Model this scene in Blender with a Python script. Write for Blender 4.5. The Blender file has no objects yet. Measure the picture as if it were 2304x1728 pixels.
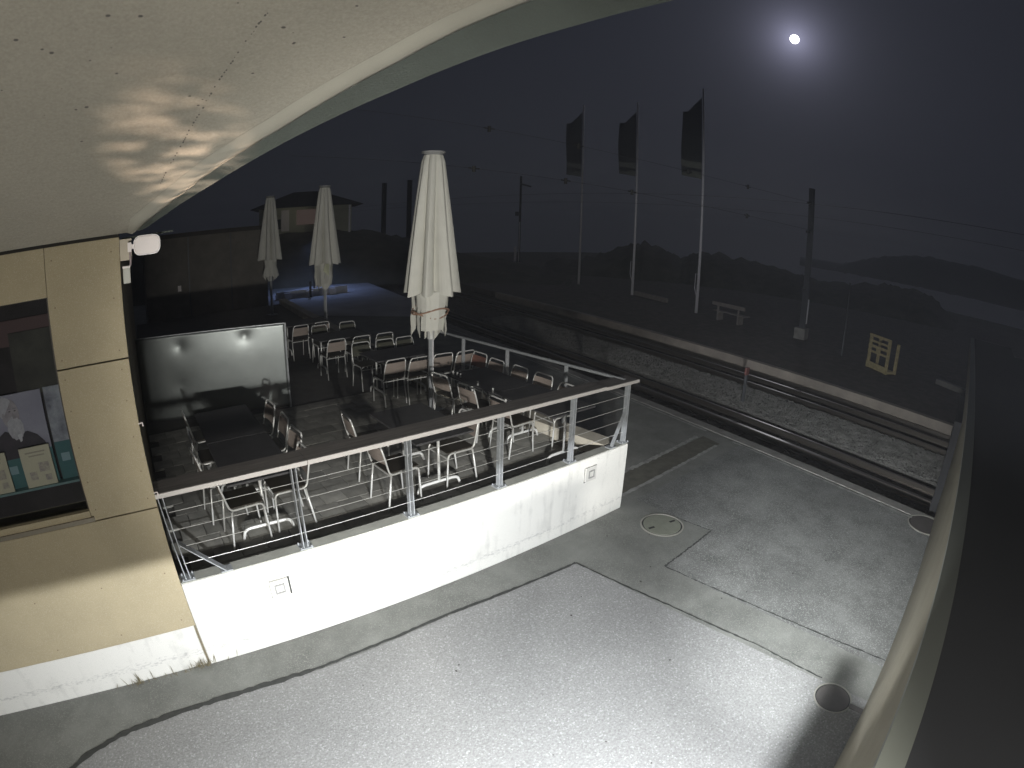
import bpy, bmesh, math, random
from mathutils import Vector, Matrix, noise
random.seed(7)
R = math.radians
scene = bpy.context.scene
COL = scene.collection

# ------------------------------------------------------------------ camera
H = 4.0
cam_d = bpy.data.cameras.new('camera')
cam_d.type = 'PANO'
cam_d.sensor_fit = 'HORIZONTAL'
cam_d.sensor_width = 36.0
cam_d.panorama_type = 'FISHEYE_LENS_POLYNOMIAL'
PK = (0.0512521136, -0.000173287436, 3.6394602e-05, -1.194796e-06)
cam_d.fisheye_polynomial_k0 = 0.0
cam_d.fisheye_polynomial_k1 = -PK[0]
cam_d.fisheye_polynomial_k2 = -PK[1]
cam_d.fisheye_polynomial_k3 = -PK[2]
cam_d.fisheye_polynomial_k4 = -PK[3]
cam_d.fisheye_fov = R(180)
cam_d.clip_start = 0.05
cam_d.clip_end = 3000
cam = bpy.data.objects.new('camera', cam_d)
COL.objects.link(cam)
RM = ((0.77157, -0.16263, 0.61501), (-0.63553, -0.23978, 0.7339), (0.02811, -0.95711, -0.28836))
cam.matrix_world = Matrix(((RM[0][0], -RM[0][1], -RM[0][2], 0), (RM[1][0], -RM[1][1], -RM[1][2], 0),
                           (RM[2][0], -RM[2][1], -RM[2][2], H), (0, 0, 0, 1)))
scene.camera = cam

# ------------------------------------------------------------------ night sky with the moon's aureole
MOON_EL, MOON_AZ = 21.34, 68.87          # azimuth from +Y towards +X
md = Vector((math.sin(R(MOON_AZ)) * math.cos(R(MOON_EL)), math.cos(R(MOON_AZ)) * math.cos(R(MOON_EL)), math.sin(R(MOON_EL))))
world = bpy.data.worlds.new('World'); scene.world = world; world.use_nodes = True
nt = world.node_tree; nt.nodes.clear()
out = nt.nodes.new('ShaderNodeOutputWorld'); bg = nt.nodes.new('ShaderNodeBackground')
sky = nt.nodes.new('ShaderNodeTexSky'); sky.sky_type = 'NISHITA'; sky.sun_disc = False
sky.sun_elevation = R(MOON_EL); sky.sun_rotation = R(MOON_AZ); sky.air_density = 1.0; sky.dust_density = 0.6
hsv = nt.nodes.new('ShaderNodeHueSaturation'); hsv.inputs['Saturation'].default_value = 0.5
nt.links.new(sky.outputs[0], hsv.inputs['Color'])
s1 = nt.nodes.new('ShaderNodeVectorMath'); s1.operation = 'SCALE'; s1.inputs['Scale'].default_value = 0.0003
nt.links.new(hsv.outputs[0], s1.inputs[0])
geo = nt.nodes.new('ShaderNodeNewGeometry')
dot = nt.nodes.new('ShaderNodeVectorMath'); dot.operation = 'DOT_PRODUCT'; dot.inputs[1].default_value = -md
nt.links.new(geo.outputs['Incoming'], dot.inputs[0])
ac = nt.nodes.new('ShaderNodeMath'); ac.operation = 'ARCCOSINE'; ac.use_clamp = False
mn = nt.nodes.new('ShaderNodeMath'); mn.operation = 'MINIMUM'; mn.inputs[1].default_value = 1.0
nt.links.new(dot.outputs['Value'], mn.inputs[0]); nt.links.new(mn.outputs[0], ac.inputs[0])
def glow(width, amp, col):
    a = nt.nodes.new('ShaderNodeMath'); a.operation = 'MULTIPLY'; a.inputs[1].default_value = -1.0 / width
    nt.links.new(ac.outputs[0], a.inputs[0])
    e = nt.nodes.new('ShaderNodeMath'); e.operation = 'EXPONENT'; nt.links.new(a.outputs[0], e.inputs[0])
    v = nt.nodes.new('ShaderNodeVectorMath'); v.operation = 'SCALE'
    v.inputs[0].default_value = (col[0] * amp, col[1] * amp, col[2] * amp); nt.links.new(e.outputs[0], v.inputs['Scale'])
    return v
def vadd(a, b):
    v = nt.nodes.new('ShaderNodeVectorMath'); v.operation = 'ADD'
    nt.links.new(a.outputs[0], v.inputs[0]); nt.links.new(b.outputs[0], v.inputs[1]); return v
base = nt.nodes.new('ShaderNodeVectorMath'); base.inputs[0].default_value = (0.0095, 0.0106, 0.0145); base.inputs[1].default_value = (0, 0, 0)
tot = vadd(vadd(s1, base), glow(0.6, 0.017, (0.85, 0.9, 1.25)))
tot = vadd(tot, glow(0.030, 0.42, (0.8, 0.8, 1.15)))
tot = vadd(tot, glow(0.11, 0.035, (0.85, 0.9, 1.2)))
nt.links.new(tot.outputs[0], bg.inputs['Color']); bg.inputs['Strength'].default_value = 1.0
nt.links.new(bg.outputs[0], out.inputs[0])

sun_d = bpy.data.lights.new('moonlight', 'SUN'); sun_d.energy = 0.05; sun_d.angle = R(2.0); sun_d.color = (0.85, 0.9, 1.0)
sun = bpy.data.objects.new('moonlight', sun_d); COL.objects.link(sun)
sun.rotation_euler = (-md).to_track_quat('-Z', 'Y').to_euler()

vs = scene.view_settings
vs.view_transform = 'Standard'; vs.look = 'None'; vs.exposure = 0.0; vs.gamma = 1.0; vs.use_curve_mapping = False
scene.cycles.use_denoising = True
scene.cycles.max_bounces = 6; scene.cycles.diffuse_bounces = 4; scene.cycles.sample_clamp_indirect = 3.0

# lamps that light the place (their housings are built further down)
LAMP = Vector((0.85, -0.02, 2.25))
FILL = Vector((-0.6, -2.0, 2.9))
def area(name, loc, aim, sx, sy, power, col, roll=None, spread=180):
    d = bpy.data.lights.new(name, 'AREA'); d.shape = 'RECTANGLE'; d.size = sx; d.size_y = sy; d.energy = power; d.color = col
    d.spread = R(spread)
    o = bpy.data.objects.new(name, d); COL.objects.link(o); o.location = loc
    o.rotation_euler = (Vector(aim) - Vector(loc)).to_track_quat('-Z', 'Y').to_euler()
    return o
area('forecourt_light', LAMP, LAMP + Vector((0.75, 1.0, -0.62)), 0.04, 0.008, 460, (0.95, 0.98, 1.0))
area('terrace_light', FILL, (4.6, 8.5, 2.6), 0.35, 0.2, 118, (1.0, 0.97, 0.88))

YARD = Vector((0.9, -1.3, 3.7))
def spot(name, loc, aim, power, col, size, blend=1.0, soft=0.06):
    d = bpy.data.lights.new(name, 'SPOT'); d.energy = power; d.color = col; d.spot_size = R(size); d.spot_blend = blend; d.shadow_soft_size = soft
    o = bpy.data.objects.new(name, d); COL.objects.link(o); o.location = loc
    o.rotation_euler = (Vector(aim) - Vector(loc)).to_track_quat('-Z', 'Y').to_euler(); return o
spot('yard_light', YARD, YARD + Vector((math.sin(R(58)), math.cos(R(58)), -0.02)), 3200, (0.9, 0.93, 1.0), 31)
spot('forecourt_light_long', LAMP + Vector((0.03, 0.012, -0.012)), Vector((6.6, 1.5, 0.0)), 2300, (0.94, 0.98, 0.98), 44, 1.0, 0.012)
spot('terrace_flood_light', FILL + Vector((0.3, 0.1, 0.0)), (5.7, 9.0, 2.2), 2000, (1.0, 0.985, 0.93), 66, 1.0, 0.07)
# added spot without a fitting; its noise-patterned emission paints warm glints on the soffit
gl = spot('added_glint_spot', (1.35, 4.9, 2.0), (0.42, 3.58, 4.45), 750, (1.0, 0.76, 0.58), 20, 1.0, 0.015)
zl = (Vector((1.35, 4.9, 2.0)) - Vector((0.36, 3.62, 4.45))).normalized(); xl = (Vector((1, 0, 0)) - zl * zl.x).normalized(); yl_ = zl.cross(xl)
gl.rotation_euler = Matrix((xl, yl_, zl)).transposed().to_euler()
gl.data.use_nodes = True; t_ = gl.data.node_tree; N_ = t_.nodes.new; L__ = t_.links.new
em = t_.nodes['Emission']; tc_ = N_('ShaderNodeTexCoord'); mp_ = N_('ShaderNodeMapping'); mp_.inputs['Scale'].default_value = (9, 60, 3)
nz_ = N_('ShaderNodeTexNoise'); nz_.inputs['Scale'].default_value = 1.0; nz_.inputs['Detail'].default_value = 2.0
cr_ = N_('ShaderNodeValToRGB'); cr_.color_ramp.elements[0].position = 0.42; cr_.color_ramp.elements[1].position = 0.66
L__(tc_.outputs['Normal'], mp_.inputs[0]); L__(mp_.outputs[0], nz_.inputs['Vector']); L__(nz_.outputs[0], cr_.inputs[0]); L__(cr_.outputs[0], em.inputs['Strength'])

# ------------------------------------------------------------------ helpers
def tag(o, label=None, cat=None, group=None, kind=None):
    if label: o['label'] = label
    if cat: o['category'] = cat
    if group: o['group'] = group
    if kind: o['kind'] = kind
    return o
def thing(name, label, cat, loc=(0, 0, 0), rz=0.0, group=None):
    o = bpy.data.objects.new(name, None); COL.objects.link(o); o.empty_display_size = 0.2
    o.location = loc; o.rotation_euler = (0, 0, rz)
    return tag(o, label, cat, group)
class MB:
    def __init__(s): s.v = []; s.f = []
    def box(s, x0, y0, z0, x1, y1, z1):
        n = len(s.v)
        s.v += [(x0, y0, z0), (x1, y0, z0), (x1, y1, z0), (x0, y1, z0), (x0, y0, z1), (x1, y0, z1), (x1, y1, z1), (x0, y1, z1)]
        s.f += [tuple(n + i for i in q) for q in ((3, 2, 1, 0), (4, 5, 6, 7), (0, 1, 5, 4), (1, 2, 6, 5), (2, 3, 7, 6), (3, 0, 4, 7))]
        return s
    def prism(s, poly, z0, z1):
        n = len(s.v); k = len(poly)
        a = sum(poly[i][0] * poly[(i + 1) % k][1] - poly[(i + 1) % k][0] * poly[i][1] for i in range(k))
        if a < 0: poly = poly[::-1]
        s.v += [(p[0], p[1], z0) for p in poly] + [(p[0], p[1], z1) for p in poly]
        s.f.append(tuple(n + k + i for i in range(k))); s.f.append(tuple(n + i for i in range(k))[::-1])
        for i in range(k):
            j = (i + 1) % k; s.f.append((n + i, n + j, n + k + j, n + k + i))
        return s
    def bar(s, a, b, w, h=None, up=(0, 0, 1)):
        h = h or w; a = Vector(a); b = Vector(b); d = (b - a).normalized(); u = Vector(up)
        if abs(d.dot(u)) > 0.98: u = Vector((0, 1, 0))
        x = d.cross(u).normalized() * w / 2; y = x.cross(d).normalized() * h / 2; n = len(s.v)
        for p in (a, b):
            for q in (x + y, -x + y, -x - y, x - y): s.v.append(tuple(p + q))
        s.f += [tuple(n + i for i in q) for q in ((0, 1, 2, 3), (7, 6, 5, 4), (0, 4, 5, 1), (1, 5, 6, 2), (2, 6, 7, 3), (3, 7, 4, 0))]
        return s
    def tube(s, pts, r, n=8, r2=None):
        pts = [Vector(p) for p in pts]; m = len(pts); base = len(s.v); prev = None
        for i, p in enumerate(pts):
            d = (pts[min(i + 1, m - 1)] - pts[max(i - 1, 0)]).normalized()
            if prev is None:
                u = Vector((0, 0, 1)) if abs(d.z) < 0.9 else Vector((0, 1, 0))
                x = d.cross(u).normalized()
            else: x = (prev - d * prev.dot(d)).normalized()
            prev = x; y = d.cross(x); rr = r if r2 is None else r + (r2 - r) * i / (m - 1)
            for k in range(n):
                a = 2 * math.pi * k / n; s.v.append(tuple(p + x * math.cos(a) * rr + y * math.sin(a) * rr))
        for i in range(m - 1):
            for k in range(n):
                a = base + i * n + k; b = base + i * n + (k + 1) % n
                s.f.append((a, b, b + n, a + n))
        s.f.append(tuple(base + k for k in range(n))[::-1]); s.f.append(tuple(base + (m - 1) * n + k for k in range(n)))
        return s
    def cyl(s, c, r, z0, z1, n=24, r2=None):
        return s.tube([(c[0], c[1], z0), (c[0], c[1], z1)], r, n, r2)
    def quad(s, *p):
        n = len(s.v); s.v += [tuple(q) for q in p]; s.f.append(tuple(range(n, n + len(p)))); return s
    def mesh(s, name):
        me = bpy.data.meshes.new(name); me.from_pydata(s.v, [], s.f); me.update(); return me
    def build(s, name, mat, parent=None, smooth=False, bevel=0.0, local=False):
        me = s.mesh(name); me.materials.append(mat)
        bm = bmesh.new(); bm.from_mesh(me); bmesh.ops.recalc_face_normals(bm, faces=bm.faces); bm.to_mesh(me); bm.free()
        if smooth:
            for p in me.polygons: p.use_smooth = True
        o = bpy.data.objects.new(name, me); COL.objects.link(o)
        if bevel:
            b = o.modifiers.new('bevel', 'BEVEL'); b.width = bevel; b.segments = 2; b.limit_method = 'ANGLE'
        if parent:
            o.parent = parent
            if not local: o.location = -parent.location
        return o
def smoothpath(pts, rad=0.06, seg=4):
    pts = [Vector(p) for p in pts]; o = [pts[0]]
    for i in range(1, len(pts) - 1):
        a, b, c = pts[i - 1], pts[i], pts[i + 1]
        ra = min(rad, (a - b).length * .45); rb = min(rad, (c - b).length * .45)
        p0 = b + (a - b).normalized() * ra; p1 = b + (c - b).normalized() * rb
        for k in range(seg + 1):
            t = k / seg; o.append(p0 * (1 - t) ** 2 + b * 2 * t * (1 - t) + p1 * t * t)
    return o + [pts[-1]]
def copy_tree(o, parent=None):
    c = o.copy(); COL.objects.link(c)
    if parent: c.parent = parent
    for ch in list(o.children): copy_tree(ch, c)
    return c

# ------------------------------------------------------------------ materials
def mat(name, col, rough=0.7, metal=0.0, var=0.0, scale=5.0, col2=None, bump=0.0, bscale=60.0, spec=0.5, detail=6, stretch=None, fleck=None, patch=None, emit=None, fscale=90, flevel=0.69):
    m = bpy.data.materials.new(name); m.use_nodes = True; t = m.node_tree; p = t.nodes['Principled BSDF']
    p.inputs['Roughness'].default_value = rough; p.inputs['Metallic'].default_value = metal
    p.inputs['Specular IOR Level'].default_value = spec; p.inputs['Base Color'].default_value = (*col, 1)
    N = t.nodes.new; L = t.links.new
    tc = N('ShaderNodeTexCoord'); src = tc.outputs['Object']
    if stretch:
        mp = N('ShaderNodeMapping'); mp.inputs['Scale'].default_value = stretch; L(src, mp.inputs[0]); src = mp.outputs[0]
    last = None
    if var or col2:
        n = N('ShaderNodeTexNoise'); n.inputs['Scale'].default_value = scale; n.inputs['Detail'].default_value = detail; n.inputs['Roughness'].default_value = 0.62
        L(src, n.inputs['Vector'])
        r = N('ShaderNodeValToRGB'); c2 = col2 or tuple(c * (1 - var) for c in col)
        r.color_ramp.elements[0].position = 0.32; r.color_ramp.elements[1].position = 0.68
        r.color_ramp.elements[0].color = (*c2, 1); r.color_ramp.elements[1].color = (*col, 1)
        L(n.outputs[0], r.inputs[0]); last = r.outputs[0]
    if fleck:
        v = N('ShaderNodeTexVoronoi'); v.inputs['Scale'].default_value = fscale; L(src, v.inputs['Vector'])
        sc_ = N('ShaderNodeSeparateColor'); L(v.outputs['Color'], sc_.inputs[0])
        r = N('ShaderNodeValToRGB'); r.color_ramp.interpolation = 'LINEAR'
        r.color_ramp.elements[0].position = flevel; r.color_ramp.elements[1].position = min(1, flevel + 0.2)
        r.color_ramp.elements[0].color = (0, 0, 0, 1); r.color_ramp.elements[1].color = (1, 1, 1, 1)
        L(sc_.outputs[0], r.inputs[0])
        mx = N('ShaderNodeMix'); mx.data_type = 'RGBA'; L(r.outputs[0], mx.inputs[0])
        if last: L(last, mx.inputs[6])
        else: mx.inputs[6].default_value = (*col, 1)
        mx.inputs[7].default_value = (*fleck, 1); last = mx.outputs[2]
    if patch:
        n = N('ShaderNodeTexNoise'); n.inputs['Scale'].default_value = patch[0]; n.inputs['Detail'].default_value = 8; n.inputs['Roughness'].default_value = 0.6; n.inputs['Distortion'].default_value = 0.6
        L(tc.outputs['Object'], n.inputs['Vector']); r = N('ShaderNodeMapRange'); r.inputs[1].default_value = 0.35; r.inputs[2].default_value = 0.62; r.inputs[3].default_value = 1 - patch[1]; r.inputs[4].default_value = 1.0
        L(n.outputs[0], r.inputs[0]); v = N('ShaderNodeVectorMath'); v.operation = 'SCALE'; L(r.outputs[0], v.inputs['Scale'])
        if last: L(last, v.inputs[0])
        else: v.inputs[0].default_value = col
        last = v.outputs[0]
    if last: L(last, p.inputs['Base Color'])
    if bump:
        n = N('ShaderNodeTexNoise'); n.inputs['Scale'].default_value = bscale; n.inputs['Detail'].default_value = 5; L(src, n.inputs['Vector'])
        b = N('ShaderNodeBump'); b.inputs['Strength'].default_value = bump; b.inputs['Distance'].default_value = 0.02
        L(n.outputs[0], b.inputs['Height']); L(b.outputs[0], p.inputs['Normal'])
    if emit:
        p.inputs['Emission Color'].default_value = (*emit[0], 1); p.inputs['Emission Strength'].default_value = emit[1]
    return m
M = {}
M['asphalt'] = mat('smooth_asphalt', (0.25, 0.256, 0.236), 0.85, var=0.38, scale=1.6, bump=0.35, bscale=140, fleck=(0.27, 0.27, 0.25), fscale=110, flevel=0.72, patch=(1.1, 0.2))
M['coarse'] = mat('coarse_asphalt', (0.315, 0.315, 0.31), 0.8, var=0.34, scale=42, detail=3, bump=0.35, bscale=70, fleck=(0.4, 0.4, 0.4), fscale=70, flevel=0.84, patch=(0.7, 0.14))
M['panel_asphalt'] = mat('worn_asphalt', (0.24, 0.245, 0.235), 0.85, var=0.42, scale=2.2, bump=0.3, bscale=120, fleck=(0.36, 0.36, 0.35), fscale=100, flevel=0.72, patch=(0.8, 0.22))
M['joint'] = mat('bitumen_joint', (0.05, 0.052, 0.048), 0.8, var=0.4, scale=14, bump=0.4)
M['paint'] = mat('worn_white_paint', (0.42, 0.42, 0.4), 0.7, col2=(0.2, 0.2, 0.19), scale=9)
M['edge_concrete'] = mat('platform_edge_concrete', (0.3, 0.29, 0.27), 0.85, var=0.4, scale=3, bump=0.3)
M['far_concrete'] = mat('far_edge_concrete', (0.42, 0.37, 0.32), 0.85, var=0.35, scale=1.5, bump=0.3)
M['channel'] = mat('mossy_channel', (0.13, 0.125, 0.1), 0.9, var=0.4, scale=6)
M['gravel_dark'] = mat('dark_ballast', (0.1, 0.085, 0.075), 0.95, var=0.5, scale=12, bump=1.0, bscale=25)
M['stone'] = mat('ballast_stone', (0.27, 0.265, 0.25), 0.9, var=0.55, scale=3.0)
M['earth'] = mat('dark_earth', (0.16, 0.14, 0.125), 0.95, var=0.45, scale=3, bump=0.6, bscale=12)
M['grass'] = mat('night_grass', (0.11, 0.105, 0.08), 0.95, var=0.5, scale=0.8, bump=1.0, bscale=6)
M['paver'] = mat('grey_paver', (0.17, 0.165, 0.15), 0.85, var=0.45, scale=3.3, bump=0.3, bscale=60)
M['terrace'] = mat('terrace_bedding', (0.05, 0.048, 0.044), 0.9, var=0.4, scale=4)
M['terr_far'] = mat('terrace_dark_paving', (0.10, 0.095, 0.088), 0.9, var=0.3, scale=4)
M['cap'] = mat('coping_concrete', (0.42, 0.42, 0.38), 0.85, var=0.25, scale=5, bump=0.2)
M['cap_side'] = mat('side_coping_concrete', (0.5, 0.46, 0.38), 0.85, var=0.3, scale=4)
M['galv'] = mat('galvanised_steel', (0.46, 0.48, 0.5), 0.42, 0.35, var=0.25, scale=18)
M['chrome'] = mat('chromed_tube', (0.85, 0.86, 0.88), 0.3, 0.75)
M['tube'] = mat('light_grey_tube', (0.72, 0.72, 0.7), 0.35, 0.3)
M['wood_dark'] = mat('dark_handrail_wood', (0.22, 0.2, 0.185), 0.7, var=0.4, scale=3, stretch=(1, 14, 14))
M['edge_strip'] = mat('pale_edge_strip', (0.6, 0.57, 0.54), 0.5, 0.2)
M['table_top'] = mat('black_table_top', (0.065, 0.063, 0.066), 0.65, var=0.3, scale=5)
M['seat'] = mat('brown_black_seat', (0.04, 0.032, 0.022), 0.6, var=0.3, scale=8)
M['back'] = mat('pale_mesh_back', (0.40, 0.335, 0.295), 0.6, var=0.2, scale=3, stretch=(1, 1, 8))
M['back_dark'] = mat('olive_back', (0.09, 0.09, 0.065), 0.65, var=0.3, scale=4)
M['back_red'] = mat('red_back', (0.26, 0.12, 0.09), 0.65, var=0.3, scale=4)
M['cladding'] = mat('beige_cladding', (0.43, 0.365, 0.24), 0.75, var=0.1, scale=3, fleck=(0.5, 0.44, 0.33), fscale=220, flevel=0.8)
M['panel_edge'] = mat('cladding_edge', (0.22, 0.19, 0.13), 0.8)
M['screw'] = mat('brown_screw', (0.2, 0.15, 0.09), 0.6)
M['dark_gap'] = mat('black_backing', (0.02, 0.018, 0.015), 0.9)
M['frame'] = mat('anodised_frame', (0.28, 0.25, 0.2), 0.5, 0.5)
M['frame_dark'] = mat('dark_frame', (0.07, 0.06, 0.05), 0.5, 0.3)
M['ceiling'] = mat('board_marked_concrete', (0.44, 0.41, 0.345), 0.85, var=0.16, scale=55, detail=3, bump=0.22, bscale=30, patch=(0.8, 0.1))
M['lip'] = mat('rendered_lip', (0.42, 0.4, 0.34), 0.8, var=0.08, scale=3)
M['fascia'] = mat('grey_green_fascia', (0.095, 0.108, 0.095), 0.75, var=0.18, scale=2, bump=0.2)
M['canvas'] = mat('cream_canvas', (0.66, 0.65, 0.59), 0.85, var=0.1, scale=3)
M['strap'] = mat('rust_brown_strap', (0.33, 0.2, 0.14), 0.8)
M['grey_plastic'] = mat('grey_plastic', (0.3, 0.3, 0.3), 0.6)
M['lamp_white'] = mat('white_enamel', (0.85, 0.78, 0.76), 0.45)
M['box_grey'] = mat('pale_grey_box', (0.5, 0.5, 0.45), 0.5)
M['rail'] = mat('rail_steel', (0.3, 0.27, 0.24), 0.3, 0.9)
M['sleeper'] = mat('dark_sleeper', (0.05, 0.042, 0.036), 0.9, var=0.4, scale=6)
M['mast'] = mat('galvanised_mast', (0.11, 0.115, 0.125), 0.5, 0.3)
M['mast_dark'] = mat('dark_mast', (0.05, 0.05, 0.05), 0.7)
M['pole_white'] = mat('white_flagpole', (0.8, 0.78, 0.8), 0.4)
M['flag'] = mat('dark_flag', (0.05, 0.055, 0.05), 0.9)
M['flag_light'] = mat('olive_flag_stripe', (0.2, 0.21, 0.14), 0.9)
M['bench'] = mat('weathered_wood', (0.3, 0.27, 0.24), 0.85, var=0.3, scale=6)
M['crate'] = mat('yellow_wood', (0.62, 0.52, 0.28), 0.8, var=0.35, scale=9)
M['red'] = mat('faded_red', (0.2, 0.09, 0.08), 0.6)
M['side_wall'] = mat('beige_render', (0.3, 0.27, 0.2), 0.85, var=0.15, scale=2.5)
M['trim'] = mat('grey_green_trim', (0.2, 0.21, 0.18), 0.6)
M['roof_dark'] = mat('dark_roofing', (0.03, 0.03, 0.033), 0.85)
M['shed'] = mat('dark_timber', (0.2, 0.185, 0.16), 0.85, var=0.3, scale=2)
M['house'] = mat('pale_render_far', (0.5, 0.5, 0.38), 0.85, var=0.2, scale=1)
M['roof_tile'] = mat('dark_tiles', (0.06, 0.055, 0.05), 0.9, var=0.3, scale=6)
M['cover'] = mat('manhole_cover', (0.25, 0.26, 0.21), 0.75, var=0.2, scale=8, bump=0.2)
M['cover_dark'] = mat('dark_manhole_cover', (0.1, 0.09, 0.085), 0.8, var=0.2, scale=8)
M['ring'] = mat('pale_ring', (0.36, 0.35, 0.31), 0.6, 0.2)
M['black'] = mat('black_gap', (0.015, 0.015, 0.014), 0.9)
def weave(m, f):
    t = m.node_tree; o = t.nodes['Material Output']; p = t.nodes['Principled BSDF']; tr = t.nodes.new('ShaderNodeBsdfTransparent'); x = t.nodes.new('ShaderNodeMixShader')
    x.inputs[0].default_value = f; t.links.new(p.outputs[0], x.inputs[1]); t.links.new(tr.outputs[0], x.inputs[2]); t.links.new(x.outputs[0], o.inputs['Surface'])
weave(M['back'], 0.22); weave(M['back_dark'], 0.3); weave(M['back_red'], 0.3); weave(M['flag'], 0.35); weave(M['flag_light'], 0.5)
# metal screen: dull zinc with soft dents
M['screen'] = mat('dented_zinc', (0.27, 0.29, 0.285), 0.4, 0.75, var=0.2, scale=1.2, bump=0.1, bscale=1.6)
# white wall: plaster with a band of splash stains near its foot
def wall_mat():
    m = mat('white_plaster', (0.75, 0.74, 0.705), 0.8, bump=0.12, bscale=40); t = m.node_tree; N = t.nodes.new; L = t.links.new
    p = t.nodes['Principled BSDF']; tc = N('ShaderNodeTexCoord'); sp = N('ShaderNodeSeparateXYZ'); L(tc.outputs['Object'], sp.inputs[0])
    n = N('ShaderNodeTexNoise'); n.inputs['Scale'].default_value = 22; n.inputs['Detail'].default_value = 8; n.inputs['Roughness'].default_value = 0.7
    mp = N('ShaderNodeMapping'); mp.inputs['Scale'].default_value = (1, 1, 2.2); L(tc.outputs['Object'], mp.inputs[0]); L(mp.outputs[0], n.inputs['Vector'])
    d = N('ShaderNodeMath'); d.operation = 'SUBTRACT'; d.inputs[1].default_value = 0.19; L(sp.outputs['Z'], d.inputs[0])
    a = N('ShaderNodeMath'); a.operation = 'ABSOLUTE'; L(d.outputs[0], a.inputs[0])
    mr = N('ShaderNodeMapRange'); mr.inputs[1].default_value = 0.0; mr.inputs[2].default_value = 0.07; mr.inputs[3].default_value = 0.14; mr.inputs[4].default_value = 0.0
    L(a.outputs[0], mr.inputs[0]); sm = N('ShaderNodeMath'); sm.operation = 'ADD'; L(n.outputs[0], sm.inputs[0]); L(mr.outputs[0], sm.inputs[1])
    # loose blotches anywhere on the lower half
    r = N('ShaderNodeValToRGB'); r.color_ramp.elements[0].position = 0.60; r.color_ramp.elements[1].position = 0.74
    r.color_ramp.elements[0].color = (0, 0, 0, 1); r.color_ramp.elements[1].color = (0.4, 0.4, 0.4, 1); L(sm.outputs[0], r.inputs[0])
    mx = N('ShaderNodeMix'); mx.data_type = 'RGBA'; L(r.outputs[0], mx.inputs[0]); mx.inputs[6].default_value = (0.75, 0.74, 0.705, 1); mx.inputs[7].default_value = (0.2, 0.2, 0.21, 1)
    # faint rain streaks and scattered blotches
    m3 = N('ShaderNodeMapping'); m3.inputs['Scale'].default_value = (7, 7, 0.7); L(tc.outputs['Object'], m3.inputs[0]); n3 = N('ShaderNodeTexNoise'); n3.inputs['Scale'].default_value = 1.6; n3.inputs['Detail'].default_value = 7; L(m3.outputs[0], n3.inputs['Vector'])
    n4 = N('ShaderNodeTexNoise'); n4.inputs['Scale'].default_value = 3.1; n4.inputs['Detail'].default_value = 9; n4.inputs['Roughness'].default_value = 0.7; L(tc.outputs['Object'], n4.inputs['Vector'])
    ad = N('ShaderNodeMath'); ad.operation = 'ADD'; L(n3.outputs[0], ad.inputs[0]); L(n4.outputs[0], ad.inputs[1])
    r3 = N('ShaderNodeMapRange'); r3.inputs[1].default_value = 1.06; r3.inputs[2].default_value = 1.35; r3.inputs[3].default_value = 1.0; r3.inputs[4].default_value = 0.8; L(ad.outputs[0], r3.inputs[0])
    sc3 = N('ShaderNodeVectorMath'); sc3.operation = 'SCALE'; L(mx.outputs[2], sc3.inputs[0]); L(r3.outputs[0], sc3.inputs['Scale'])
    L(sc3.outputs[0], p.inputs['Base Color']); return m
M['plaster'] = wall_mat()
def glass_mat():
    m = bpy.data.materials.new('window_glass'); m.use_nodes = True; t = m.node_tree; t.nodes.clear(); N = t.nodes.new
    o = N('ShaderNodeOutputMaterial'); g = N('ShaderNodeBsdfGlossy'); g.inputs['Roughness'].default_value = 0.03
    tr = N('ShaderNodeBsdfTransparent'); tr.inputs[0].default_value = (0.8, 0.83, 0.85, 1); mx = N('ShaderNodeMixShader'); fr = N('ShaderNodeFresnel'); fr.inputs[0].default_value = 1.5
    t.links.new(fr.outputs[0], mx.inputs[0]); t.links.new(tr.outputs[0], mx.inputs[1]); t.links.new(g.outputs[0], mx.inputs[2]); t.links.new(mx.outputs[0], o.inputs[0]); return m
M['glass'] = glass_mat()
def emis(name, col, st):
    m = bpy.data.materials.new(name); m.use_nodes = True; t = m.node_tree; t.nodes.clear()
    o = t.nodes.new('ShaderNodeOutputMaterial'); e = t.nodes.new('ShaderNodeEmission'); e.inputs[0].default_value = (*col, 1); e.inputs[1].default_value = st
    t.links.new(e.outputs[0], o.inputs[0]); return m

# ------------------------------------------------------------------ the setting
TX, TY = 0.1205, 0.9922                       # direction of the tracks
def tp(perp, along): return (TY * perp + TX * along, -TX * perp + TY * along)
def strip(p0, p1, a0, a1): return [tp(p0, a0), tp(p1, a0), tp(p1, a1), tp(p0, a1)]
gm = MB(); GN = 64
for r_, z_ in ((0.0, -1.0), (70, -1.0), (90, -6), (140, -22), (200, -36), (330, -60)):
    for k in range(GN): a = 2 * math.pi * k / GN; gm.v.append((r_ * math.cos(a), r_ * math.sin(a), z_))
for j in range(5):
    for k in range(GN): a = j * GN + k; b = j * GN + (k + 1) % GN; gm.f.append((a, b, b + GN, a + GN))
tag(gm.build('ground', M['earth']), kind='structure')
tag(MB().prism([(-40, -20), tp(9.13, -20), tp(9.13, 120), (-40, 120)], -1.0, 0.0).build('forecourt', M['asphalt']), kind='structure')
tag(MB().prism(strip(9.13, 9.41, -20, 120), -1.0, 0.012).build('platform_edge', M['edge_concrete'], bevel=0.01), kind='structure')
tag(MB().prism(strip(9.41, 16.24, -20, 66), -1.0, -0.52).build('track_bed', M['gravel_dark']), kind='structure')
tag(MB().prism(strip(16.24, 16.5, 0.6, 27), -1.0, -0.09).build('far_platform_edge', M['far_concrete'], bevel=0.01), kind='structure')
tag(MB().prism(strip(16.5, 58, -38, 62), -1.0, -0.1).build('far_platform', M['earth']), kind='structure')
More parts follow.
